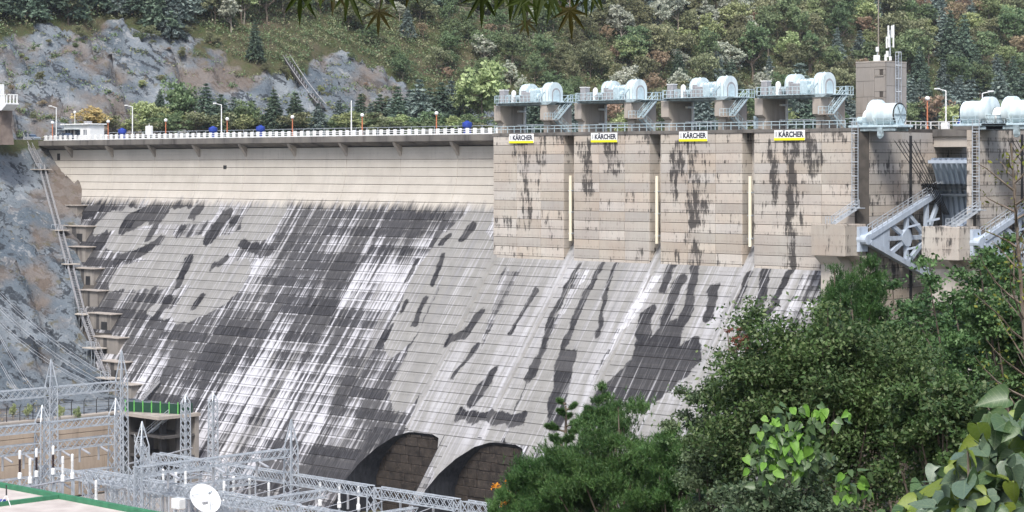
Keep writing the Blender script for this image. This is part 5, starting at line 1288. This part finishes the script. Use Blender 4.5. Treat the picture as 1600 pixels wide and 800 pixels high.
# row behind the crest: individually placed
def row_tree(kind, px, hpx, depth, label, v=None, sx=1., name=None, pyb=206, group=None):
    hpx *= 1.18
    if group in ('pines in the row behind the crest', 'pines behind the hoists', 'bushes under the crest pines', 'bushes behind the hoists'): label = label.split(' in the')[0].split(' at the')[0].split(' seen')[0] + ' ' + near_w(px); group = group + ' ' + near_w(px)
    p = at(px, pyb, depth); p.z = max(.2, base_h(p.x, p.y)); top = at(px, pyb-hpx, depth).z
    cr = SP[kind][v or 0][0]; zmax = max(q.co.z for q in cr.vertices)
    o = plant(kind, p, (top-p.z)/zmax, label, group, sx, name, gz=p.z, v=v or 0); return o
PG = 'pines in the row behind the crest'; PLB = 'dark layered pine in the row behind the crest balustrade'
for px, hpx, d, v in ((322,66,478,1),(345,52,480,3),(428,58,480,1),(462,54,482,3),(497,40,478,2),(563,52,486,1),(594,52,488,3),(622,62,488,1),(655,72,492,2),(690,68,495,3),(720,62,496,1),(640,58,500,2),(705,70,505,0)): row_tree('conifer', px, hpx, d, PLB, v, 1.15, group=PG)
row_tree('gold', 145, 38, 474, 'golden orange tree right behind the white guard house', 0, 1.2, 'golden_tree')
for px, hpx, d in ((178,24,476),(52,26,472)): row_tree('olive', px, hpx, d, 'low olive bush at the foot of rock near guard house', 1, 1.1, 'bush', group='olive bushes at the rock foot')
for px, hpx, d in ((226,44,478),(252,36,478),(205,20,472)): row_tree('lime', px, hpx, d, 'yellowish drooping willow at the foot of the blue grey rock', 0, 1.05, 'willow', group='willows at the rock foot')
for px, hpx, d in ((275,72,480),(292,62,482),(382,46,482)): row_tree('green', px, hpx, d, 'grey green leafy tree among the pines behind balustrade', 0, .95, group='leafy trees behind the crest')
row_tree('lime', 752, 98, 492, 'tall light green tree left of the first hoist', 1, .95, 'tall_willow'); row_tree('lime', 735, 70, 496, 'light green companion tree beside tall light green tree', 0, .8)
for px, hpx, d in ((820,58,520),(838,52,515),(905,50,530),(1080,70,540),(1100,62,535),(1250,92,560),(1275,70,555),(1322,60,570),(1440,70,565),(1480,62,575),(1518,70,580),(1560,80,585),(1598,74,590),(1405,90,570)): row_tree('conifer', px, hpx, d, 'dark pine at the foot of slope behind the hoists', vr.randrange(4), 1.15, group='pines behind the hoists', pyb=204)
for px, hpx, d, k in ((958,40,530,'brown'),(985,30,528,'lime'),(1140,44,545,'brown'),(1215,34,548,'lime'),(1300,40,560,'green'),(1470,48,560,'brown'),(1500,36,556,'lime'),(1545,44,565,'green'),(1425,40,560,'green')): row_tree(k, px, hpx, d, {'brown':'russet tree seen behind crest near the hoists','lime':'light green bush seen behind crest railing','green':'mid green tree seen behind crest near winches'}[k], 0, 1.1, group='bushes behind the hoists', pyb=202)
for i in range(30):
    px = 235 + i*18.5 + vr.uniform(-6,6); k = vr.choice(('green','lime','olive','green')); row_tree(k, px, vr.uniform(14,30), 470 + px*.02 + vr.uniform(-3,6), {'green':'low mid green bush','lime':'low yellowish bush','olive':'low olive bush'}[k] + ' in the hedge row under the crest pines', 1 if k != 'gold' else 0, 1.5, 'bush', group='bushes under the crest pines')
for px, hpx, d, v in ((250,58,492,1),(365,48,490,0),(395,44,492,2),(530,44,494,0),(545,34,490,3),(672,60,505,1),(610,46,500,0),(580,40,498,2)): row_tree('conifer', px, hpx, d, PLB, v, 1.2, group=PG)
# undergrowth: uncountable shrubs and weeds on the slope
C = []; kinds = []
for i in range(14000):
    x_ = vr.uniform(-20, 1620); y_ = vr.uniform(-30, 205) if vr.random() < .75 else vr.uniform(185, 206)
    p, dd = march(x_, y_, step=5)
    if p is None or p.z < -.5: continue
    rk = rockness(p.x, p.y, p.z)
    if rk > .4 and vr.random() > .2: continue
    if XT(p.y)-p.x < 8 and p.y < 40: continue
    C.append((p.x, p.y, H(p.x, p.y), vr.uniform(1.0, 2.6)*(1 if rk < .4 else .45)))
C = np.array(C)
def scrub(sel, kind, per, size, name, label):
    S = C[sel]; pts = np.repeat(S[:,:3], per, 0) + nr.normal(size=(len(S)*per,3))*np.repeat(S[:,3:4], per, 0)*np.array([.75,.75,.42]); pts[:,2] += np.repeat(S[:,3], per)*.45
    P, F_ = cards(pts, size); o = obj(name, np_mesh(name, P, F_, LM[kind])); tag(o, label, 'undergrowth', None, 'stuff')
r_ = nr.uniform(0,1,len(C))
scrub(r_ < .42, 'olive', 20, .5, 'undergrowth', 'olive scrub covering the slope between the hillside trees'); scrub((r_ >= .42) & (r_ < .84), 'green', 20, .5, 'undergrowth', 'green scrub covering the slope between the hillside trees')
scrub((r_ >= .84) & (r_ < .97), 'brown', 14, .4, 'dry_grass', 'dry russet weeds on the ledges of the rock slope'); scrub(r_ >= .97, 'lime', 14, .4, 'undergrowth', 'yellow green weeds scattered over the slope')
# weeds on the abutment rock
C = []
for i in range(420):
    X, Y = vr.uniform(-140, -64), vr.uniform(-80, 2); z_ = H(X, Y)
    if noise.noise((X*.06, Y*.06, 3)) < .08: continue
    if X > contact_x(z_) - 3 and Y > slope_y(z_) - 6: continue
    C.append((X, Y, z_, vr.uniform(.3,.8)))
C = np.array(C); r_ = nr.uniform(0,1,len(C)); scrub(r_ < .5, 'olive', 16, .3, 'rock_weeds', 'olive weeds on ledges of the rock beside the dam'); scrub(r_ >= .5, 'brown', 14, .3, 'rock_weeds', 'dry russet weeds on ledges of the rock beside the dam')
for px, py, d in ((20,640,352),(45,635,352),(95,640,350),(120,650,348)):
    p = at(px, py, d); p.z = -47.4; plant('lime', p, .45, 'thin yellow green sapling behind the chain link fence', 'saplings on the bench', .6, 'sapling', gz=-47.4, v=1)
for i in range(46):
    for q in range(20):
        p, dd = march(vr.uniform(0, 690), vr.uniform(45, 190))
        if p is not None and p.z > 2 and rockness(p.x, p.y, p.z) > .6: break
    k = vr.choice(('olive','brown','lime','olive','green')); plant(k, p, vr.uniform(.16,.42), 'small %s shrub rooted on the blue grey rock face' % {'olive':'olive','brown':'russet','lime':'yellowish','green':'green'}[k], 'shrubs rooted on the rock face', 1.2, 'rock_shrub')
# hillside fence and covered rock stair
fpath = [march(x_, y_)[0] for x_, y_ in ((690,18),(735,32),(770,42),(815,60),(860,78),(905,92),(950,108),(1000,124))]
hf = thing('hillside_fence', 'pale post fence running diagonally down the green hillside', 'fence')
m = MB(); rl = MB(); prev = None
for a, b in zip(fpath, fpath[1:]):
    for k in range(5):
        c = a.lerp(b, k/5); c.z = H(c.x, c.y); 
        m.bar(c, c+Vector((0,0,1.9)), .14)
        if prev: rl.bar(prev+Vector((0,0,1.8)), c+Vector((0,0,1.8)), .12); rl.bar(prev+Vector((0,0,1.0)), c+Vector((0,0,1.0)), .1)
        prev = c
m.build('post', M['barkpale'], hf); rl.build('rail', M['lime'] if False else M['barkpale'], hf)
rs = thing('rock_stair', 'long dark covered stair climbing the rock face behind pines', 'stair')
sp_ = [march(x_, y_)[0] for x_, y_ in ((447,98),(460,118),(475,140),(490,160),(504,176))]
for a, b in zip(sp_, sp_[1:]):
    u = Vector((0,0,.9)); MB().bar(a+u, b+u, 1.7, .5).build('flight', M['cable'], rs)
    s = Vector((CS, SN, 0))*.9
    for sg in (-1, 1): MB().bar(a+u*2.2+s*sg, b+u*2.2+s*sg, .14).build('handrail', M['grey'], rs)
    for k in range(4): c = a.lerp(b, k/4); MB().bar(c-Vector((0,0,1)), c+u*2.2, .15).build('support', M['grey'], rs)

# ------------------------------------------------------------------ right bank, foreground trees
def big_tree(name, label, px, py, depth, hpx, rpx, rzpx, kind_m, size, n_cl, per, base_z=None, bark='bark', asp=.55, rc=.1, seed=0, up=.35):
    top = at(px, py, depth); rad = rpx*depth/FPX; rz = rzpx*depth/FPX
    gz = H2(top.x, top.y); h = top.z - gz
    zc = h - rz; c, p = lobed_points(n_cl, per, rad*1.06, zc, rz*1.06, rad*rc*.62); P, F_ = cards(p, size, asp, up)
    o = thing(name, label, 'tree', (top.x, top.y, gz - .2)); obj('crown', np_mesh('crown', P, F_, kind_m), o)
    obj('trunk', trunk_mesh('trunk', h, .009*h+.03, c[np.argsort(-c[:,2])][::max(1, n_cl//26)], M[bark], 8 if n_cl < 40 else 20, seed), o); return o
HUE[:] = [.503, .515]; VAL[:] = [1.0, 1.2]
FM = {'holm': leaf_mat('leaf_dark_gloss', (.026,.052,.018), (.078,.128,.038), (.20,.23,.105), .55, .2, .5, .25), 'bush': leaf_mat('leaf_deep_green', (0.034,0.073,0.026), (0.082,0.146,0.048), (0.177,0.254,0.100), .55, .2, .5, .3),
  'blue': leaf_mat('leaf_bluish', (0.038,0.064,0.034), (0.097,0.131,0.062), (0.227,0.266,0.159), .55, .2, .5, .25), 'fresh': leaf_mat('leaf_fresh', (0.111,0.226,0.033), (0.192,0.347,0.057), (0.331,0.447,0.060), 2., .3, .5, .3),
  'bigl': leaf_mat('leaf_heart', (0.085,0.162,0.075), (0.133,0.220,0.114), (0.280,0.396,0.048), 3., .25, .45, .4), 'red': leaf_mat('leaf_purple', (0.105,0.028,0.028), (0.175,0.050,0.040), (0.226,0.091,0.053), 2., .3), 'orng': leaf_mat('leaf_orange', (0.532,0.165,0.011), (0.670,0.264,0.032), (0.730,0.401,0.092), 2., .3),
  'fpine': leaf_mat('needle_fresh', (.026,.064,.018), (.065,.135,.036), (.15,.22,.075), .7, .12, .5, .3)}
big_tree('large_tree', 'large dark broadleaf tree with vine hanging on its front, before the spill slope', 1290, 462, 60, 0, 225, 200, FM['holm'], .115, 330, 300, seed=2, rc=.13)
big_tree('leafy_tree', 'bluish dark leafy tree between pine and large tree', 1115, 565, 62, 0, 95, 150, FM['blue'], .10, 120, 270, seed=3, rc=.14)
big_tree('leafy_tree', 'dense mid green tree below second gate, behind heart leaved shrub', 1545, 385, 84, 0, 130, 150, FM['bush'], .17, 120, 210, seed=4, rc=.14)
big_tree('leafy_tree', 'deep green tree rising behind large tree and under first gate', 1430, 425, 90, 0, 85, 120, FM['bush'], .16, 80, 190, seed=5, rc=.15)
big_tree('leafy_tree', 'dark understorey tree filling gap beside heart leaved shrub', 1480, 560, 46, 0, 120, 130, FM['holm'], .11, 90, 230, seed=6, rc=.14)
big_tree('leafy_tree', 'dark low tree under the vine', 1200, 690, 50, 0, 150, 130, FM['blue'], .11, 100, 230, seed=7, rc=.14)
big_tree('leafy_tree', 'mid green tree at the foot of the second trunnion block', 1592, 372, 66, 0, 90, 170, FM['bush'], .13, 110, 230, seed=14, rc=.14)
big_tree('leafy_tree', 'olive dark tree behind the crown of large tree', 1395, 452, 74, 0, 100, 150, FM['holm'], .12, 120, 230, seed=15, rc=.14)
big_tree('red_shrub', 'sparse purple leaved shrub top left of large tree', 1165, 488, 64, 0, 42, 50, FM['red'], .13, 26, 22, seed=8, rc=.12)
big_tree('orange_shrub', 'orange brown autumn shrub beside the pine foot', 800, 735, 82, 0, 32, 60, FM['orng'], .12, 26, 60, seed=9, rc=.2)
# pines with needle tufts
def fg_pine(label, px, py, depth, rpx, n_br, dens, seed, hmul=1., name='pine_tree', lean=0):
    top = at(px, py, depth); gz = H2(top.x, top.y); h = top.z - gz; rad = rpx*depth/FPX; rr = random.Random(seed)
    tw = MB(); shoots = []; ax = []
    tw.path([Vector((0,0,h*i/6*.98)) for i in range(7)], [.018*h*(1.05-i/6)+.02 for i in range(7)], 8)
    for k in range(n_br):
        f = (k+.5)/n_br; z_ = h*(.22 + .77*f); L = rad*(1-f**2.2)*rr.uniform(.75,1.15) + .25; a = k*2.399 + rr.uniform(-.3,.3)
        d = Vector((math.cos(a), math.sin(a), 0)); P = [Vector((0,0,z_)) + d*L*s + Vector((0,0,L*(.18*s + .22*s*s*rr.uniform(.3,1.4)))) for s in (0,.33,.66,1)]
        tw.path(P, [.05,.035,.025,.012], 5)
        for s in range(int(dens*L)):
            u = rr.uniform(.3,1.0)**.7; i = min(2, int(u*3)); b = P[i].lerp(P[i+1], u*3-i); sd = rr.choice((-1,1)); dd = (d*rr.uniform(.2,1) + Vector((-d.y,d.x,0))*sd*rr.uniform(.2,1.) + Vector((0,0,rr.uniform(.05,.6)))).normalized(); ll = rr.uniform(.1,.45)*L*.55
            e = b + dd*ll
            if rr.random() < .35: tw.tube(b, e, .012, .008, 3, caps=False)
            for q in range(3):
                pp = b.lerp(e, .5 + .25*q); shoots.append(pp); ax.append((dd + Vector((0,0,.35))).normalized())
    S = np.array(shoots); A = np.array(ax); per = 15
    S2 = np.repeat(S, per, 0); A2 = np.repeat(A, per, 0); n = len(S2)
    S2 = S2 + A2*nr.uniform(-.10,.10,(n,1)); D = unit(A2*.9 + nr.normal(size=(n,3))*.65); sd = unit(np.cross(D, nr.normal(size=(n,3)))); ln = nr.uniform(.09,.17,(n,1)); w = .011
    V_ = np.stack([S2 - sd*w, S2 + sd*w, S2 + D*ln], 1).reshape(-1,3); F_ = np.arange(3*n).reshape(-1,3)
    o = thing(name, label, 'tree', (top.x, top.y, gz-.2)); obj('crown', np_mesh('crown', V_, F_, FM['fpine']), o); tw.build('trunk', M['bark'], o); return n
nt = 0
nt += fg_pine('smaller pine leaning out over the switchyard end', 884, 612, 80, 80, 60, 120, 2)
def mass_pine(label, px, py, depth, rpx, rzpx, n_cl, per, seed, rc=.085):
    top = at(px, py, depth); gz = H2(top.x, top.y); h = top.z - gz; rad = rpx*depth/FPX; rz = rzpx*depth/FPX
    c, p = lobed_points(n_cl, per, rad, h-rz, rz, rad*rc, 14); n0 = len(p); A = unit((p - np.array([0,0,h-rz*1.6]))*np.array([.6,.6,.8]) + nr.normal(size=(n0,3))*.5 + np.array([0,0,1.2]))
    q = 13; S2 = np.repeat(p, q, 0); A2 = np.repeat(A, q, 0); n = len(S2); S2 = S2 + A2*nr.uniform(-.09,.09,(n,1)); D = unit(A2 + nr.normal(size=(n,3))*.6); sd = unit(np.cross(D, nr.normal(size=(n,3)))); ln = nr.uniform(.10,.19,(n,1))
    V_ = np.stack([S2 - sd*.012, S2 + sd*.012, S2 + D*ln], 1).reshape(-1,3)
    o = thing('pine_tree', label, 'tree', (top.x, top.y, gz-.2)); obj('crown', np_mesh('crown', V_, np.arange(3*n).reshape(-1,3), FM['fpine']), o)
    obj('trunk', trunk_mesh('trunk', h, .009*h+.03, c[np.argsort(-c[:,2])][::max(1, n_cl//26)], M['bark'], 24, seed), o); return n
nt += mass_pine('broad dense pine mass filling the foot of the spill slope', 975, 622, 71, 130, 150, 150, 62, 1)
nt += mass_pine('dense lower pine beside the orange shrub, over the switchyard end', 868, 672, 73, 105, 120, 110, 62, 2)
nt += mass_pine('dense pine bough between broad pine and bluish leafy tree', 1065, 640, 69, 80, 130, 80, 62, 3)
nt += mass_pine('low outermost pine bough before the second dark bay', 812, 722, 72, 62, 90, 70, 60, 7)
nt += mass_pine('slim young pine below trunnion block of first gate', 1357, 396, 92, 34, 80, 110, 30, 4, .2)
nt += mass_pine('slim young pine below the last sign panel', 1303, 412, 94, 28, 70, 100, 30, 5, .2)
nt += mass_pine('feathery pine top standing above the broad pine mass', 945, 592, 76, 52, 80, 60, 40, 6)
print('pine needles', nt)
# slender tree with open branches in front of second gate
p = at(1590, 215, 38); gz = H2(p.x, p.y); h = p.z - gz
o = thing('slender_tree', 'slender open branched tree in front of the second winch', 'tree', (p.x, p.y, gz-.1))
m = MB(); rr = random.Random(4); LP = []
m.path([Vector((.25*math.sin(i*.5),.1*i/8,h*i/8)) for i in range(9)], [.10*(1-i/9.5) for i in range(9)], 7)
for k in range(46):
    z_ = h*(.42 + .56*k/46); a = k*2.4 + rr.uniform(-.4,.4); L = 1.9*(1-.62*(k/46))*rr.uniform(.5,1.1); s = Vector((.25*math.sin(z_/h*4),.1*z_/h,z_)); P = [s]; d = Vector((math.cos(a), math.sin(a), .5))
    for q in range(4): d = (d + Vector((rr.uniform(-.3,.3),rr.uniform(-.3,.3),rr.uniform(-.05,.3)))).normalized(); P.append(P[-1] + d*L/4)
    m.path(P, [.024,.018,.013,.009,.005], 4)
    for q in range(13):
        c = P[2 + q % 3]; LP.append(tuple(c + Vector((rr.gauss(0,.14),rr.gauss(0,.14),rr.gauss(0,.09)))))
m.build('trunk', M['bark'], o); P, F_ = cards(np.array(LP), .085, .5, .4); obj('crown', np_mesh('crown', P, F_, leaf_mat('leaf_yellowing', (.10,.12,.02), (.16,.17,.03), (.26,.24,.05), 2., .3)), o)
# undergrowth on the bank
C = []
for i in range(1700):
    X, Y = vr.uniform(120, 240), vr.uniform(-235, -60); px_, py_, zc_ = proj((X, Y, H2(X, Y)))
    if zc_ < 14 or not 700 < px_ < 1800: continue
    C.append((X, Y, H2(X, Y), vr.uniform(.7,1.8)))
C = np.array(C); S = C; pts = np.repeat(S[:,:3], 60, 0) + nr.normal(size=(len(S)*60,3))*np.repeat(S[:,3:4], 60, 0)*np.array([.9,.9,.6]); pts[:,2] += np.repeat(S[:,3], 60)*.5
P, F_ = cards(pts, .16); o = obj('bank_undergrowth', np_mesh('bank_undergrowth', P, F_, FM['bush'])); tag(o, 'dense green undergrowth on the bank below the foreground trees', 'undergrowth', None, 'stuff')
# heart-shaped leaves (shrub in the corner, vine on the big tree), each leaf its own piece
def vein(mat):
    t = NT.__new__(NT); t.m = mat; t.t = mat.node_tree; t.n = t.t.nodes; tc = t.n.new('ShaderNodeTexCoord'); x, y, z = t.sep(tc.outputs['Object']); ax = t.math('ABSOLUTE', x)
    fr = t.math('ABSOLUTE', t.math('SUBTRACT', t.math('FRACT', t.math('MULTIPLY', t.math('SUBTRACT', y, t.math('MULTIPLY', ax, .75)), 6.5)), .5))
    v = t.math('MAXIMUM', t.mr(fr, .07, .02), t.mr(ax, .022, .01)); sp = t.mr(t.noise(tc.outputs['Object'], 9., 4, .7), .62, .7, 0, .6)
    for l in list(t.t.links):
        if l.to_node.type in ('BSDF_PRINCIPLED', 'BSDF_TRANSLUCENT') and l.to_socket.name in ('Base Color', 'Color'):
            src = l.from_socket; dst = l.to_socket; c = t.mix(t.math('MULTIPLY', v, .4), src, (.22,.27,.15)); c = t.mix(sp, c, (.10,.075,.03)); t.t.links.new(c, dst)
    return mat
def heart_mesh(name, mat, fold=.18):
    out = [(0,-.02),(.20,-.12),(.38,-.02),(.44,.20),(.36,.48),(.18,.78),(0,1.02)]
    V_ = []; 
    for x_, y_ in out: V_.append((x_, y_, abs(x_)*fold - (.10+.5*fold)*y_*y_ + .05*math.sin(y_*7+x_*5)))
    mid = [(0, y_, -.02 - (.10+.5*fold)*y_*y_) for _, y_ in out]
    n = len(out); vs_ = V_ + mid + [(-x_, y_, z_) for x_, y_, z_ in V_]
    fs = []
    for i in range(n-1): fs += [(i, i+1, n+i+1, n+i), (n+i, n+i+1, 2*n+i+1, 2*n+i)]
    me = bpy.data.meshes.new(name); me.from_pydata(vs_, [], fs); me.materials.append(mat); me.polygons.foreach_set('use_smooth', [True]*len(me.polygons)); bm = bmesh.new(); bm.from_mesh(me); bmesh.ops.remove_doubles(bm, verts=bm.verts, dist=1e-4); bm.to_mesh(me); bm.free(); return me
def leaf_cluster(name, label, pts, size, mats, seed, stems=True, face=.5):
    rr = random.Random(seed); c0_ = pts[0]; root = thing(name, label, 'shrub', tuple(c0_)); ms = [heart_mesh('leaf', m_, f_) for m_ in mats for f_ in (.05,.3,.6)]
    tocam = (CAM - c0_).normalized()
    for p_ in pts:
        nrm = (Vector((rr.gauss(0,.5), rr.gauss(0,.5), .55+rr.gauss(0,.3))) + tocam*face).normalized(); dn = Vector((rr.gauss(0,.6), rr.gauss(0,.6), -.75)); dn = (dn - nrm*dn.dot(nrm)).normalized(); xx_ = dn.cross(nrm)
        M_ = Matrix((xx_, dn, nrm)).transposed().to_4x4(); s = size*rr.uniform(.65,1.2)
        o = obj('leaf', rr.choice(ms), root); o.matrix_local = Matrix.Translation(p_ - c0_) @ M_ @ Matrix.Scale(s, 4)
    return root
LB = [leaf_mat('heart_leaf_grey', (.075,.115,.075), (.10,.145,.095), (.13,.17,.12), 8., .2, .4, .45), leaf_mat('heart_leaf_green', (.055,.10,.04), (.08,.13,.05), (.11,.16,.06), 8., .25, .42, .4), leaf_mat('heart_leaf_lime', (.16,.21,.03), (.20,.25,.045), (.24,.28,.06), 8., .35, .45, .35)]
for m_ in LB: vein(m_)
rr = random.Random(9); pts = []
while len(pts) < 300:
    px_, py_ = rr.uniform(1385, 1660), rr.uniform(618, 850)
    edge = 800 - (px_-1395)*.98 if px_ < 1560 else 640 - (px_-1560)*.3
    if py_ < edge + rr.gauss(6, 10): continue
    depth = 9.2 + (850-py_)*.0022 + rr.uniform(-.35,.35); pts.append(at(px_, py_, depth))
sh = leaf_cluster('heart_leaved_shrub', 'shrub of large grey green heart shaped leaves below the slender tree', pts, .125, [LB[0],LB[0],LB[1],LB[1],LB[2]], 3)
m = MB(); c0_ = pts[0]
for k in range(26):
    e = pts[k*10]; g = Vector((pts[0].x, pts[0].y, H2(pts[0].x, pts[0].y))) + Vector((rr.gauss(0,.2), rr.gauss(0,.2), 0)); m.path([g-c0_, g.lerp(e,.55)-c0_+Vector((0,0,-.2)), e-c0_], [.014,.01,.005], 5)
m.build('stem', M['bark'], sh)
pts = []
while len(pts) < 250:
    u, v = rr.gauss(0,1), rr.gauss(0,1)
    if u*u+v*v > 3.2: continue
    k = rr.random(); cxp, cyp, sx_, sy_ = (1235,690,36,34) if k < .62 else (1195,735,22,32) if k < .75 else (1330,762,20,16) if k < .9 else (1290,650,24,14)
    px_, py_ = cxp+u*sx_, cyp+v*sy_; pts.append(at(px_, py_, 45.5 + .004*abs(px_-1235) + rr.uniform(-.3,.3)))
leaf_cluster('climbing_vine', 'bright green heart leaved vine hanging over the dark large tree', pts, .21, [FM['fresh'], LB[1]], 5, face=.8)
# maple leaves hanging into the view from above
def maple_mesh(mat):
    V_ = [(0,0,0)]; lob = [(-2.05,.55),(-1.25,.82),(-.6,.98),(0,1.12),(.6,.98),(1.25,.82),(2.05,.55)]; P = []
    for i, (a, l) in enumerate(lob):
        if i == 0: P.append((math.sin(a-.28)*.16, math.cos(a-.28)*.16))
        P += [(math.sin(a-.13)*l*.55, math.cos(a-.13)*l*.55), (math.sin(a)*l, math.cos(a)*l), (math.sin(a+.13)*l*.55, math.cos(a+.13)*l*.55)]
        if i < len(lob)-1: am = (a + lob[i+1][0])/2; P.append((math.sin(am)*.26, math.cos(am)*.26))
        else: P.append((math.sin(a+.28)*.16, math.cos(a+.28)*.16))
    V_ += [(x_, y_, -.18*(x_*x_+y_*y_)) for x_, y_ in P]; fs = [(0, i, i+1) for i in range(1, len(P))] + [(0, len(P), 1)]
    me = bpy.data.meshes.new('maple_leaf'); me.from_pydata(V_, [], fs); me.materials.append(mat); return me
mm = [maple_mesh(leaf_mat('maple_green', (.022,.034,.004), (.035,.046,.006), (.04,.05,.006), 6., .3)), maple_mesh(leaf_mat('maple_brown', (.028,.024,.004), (.04,.034,.006), (.045,.036,.006), 6., .3))]
mp = thing('maple_branch', 'dark maple twig with pointed leaves hanging in from above', 'branch', tuple(at(700, -60, 4.6)))
c0_ = at(700, -60, 4.6); rr = random.Random(3); m = MB()
for px_, py_, s, k in ((470,-14,.055,0),(500,-16,.05,0),(520,-20,.05,1),(545,-14,.06,0),(592,18,.042,1),(600,-22,.05,0),(640,-24,.04,1),(752,-8,.055,0),(800,-20,.06,0),(815,0,.05,0),(835,-16,.06,0),(822,34,.03,1),(862,-10,.05,0),(890,16,.046,1),(885,-18,.05,0),(915,-20,.05,0),(930,-14,.04,0),(780,-24,.05,0),(850,-24,.06,0)):
    d_ = 4.6 + rr.uniform(-.2,.2); p_ = at(px_, py_, d_); nrm = (Vector((SN,-CS,.25)) + Vector((rr.gauss(0,.3),rr.gauss(0,.3),rr.gauss(0,.3)))).normalized(); dn = Vector((rr.gauss(0,.22),rr.gauss(0,.22),-1)); dn = (dn-nrm*dn.dot(nrm)).normalized(); xx_ = dn.cross(nrm)
    o = obj('leaf', mm[k], mp); o.matrix_local = Matrix.Translation(p_-c0_) @ Matrix((xx_, dn, nrm)).transposed().to_4x4() @ Matrix.Scale(s*1.25, 4)
    tp = at(px_ + rr.uniform(-12,12), -62, 4.6); m.path([p_-c0_, p_.lerp(tp,.5)-c0_+Vector((.004,0,0)), tp-c0_], [.0012,.0015,.002], 4)
m.path([at(x_, -62 - 4*math.sin(x_*.01), 4.6)-c0_ for x_ in range(440, 1701, 90)], [.004 + .0004*i for i in range(15)], 6); m.build('twig', M['bark'], mp)

# ------------------------------------------------------------------ haze
hz = MB().box(-520, 520, -520, 620, FLOOR-4, 175).build('haze', bpy.data.materials.new('haze_air')); hz['kind'] = 'stuff'
hm = hz.data.materials[0]; hm.use_nodes = True; hm.node_tree.nodes.clear(); ho = hm.node_tree.nodes.new('ShaderNodeOutputMaterial'); hv = hm.node_tree.nodes.new('ShaderNodeVolumePrincipled')
hv.inputs['Color'].default_value = (.9,.94,1.,1); hv.inputs['Density'].default_value = .00007; hv.inputs['Anisotropy'].default_value = .2; hm.node_tree.links.new(hv.outputs[0], ho.inputs['Volume'])
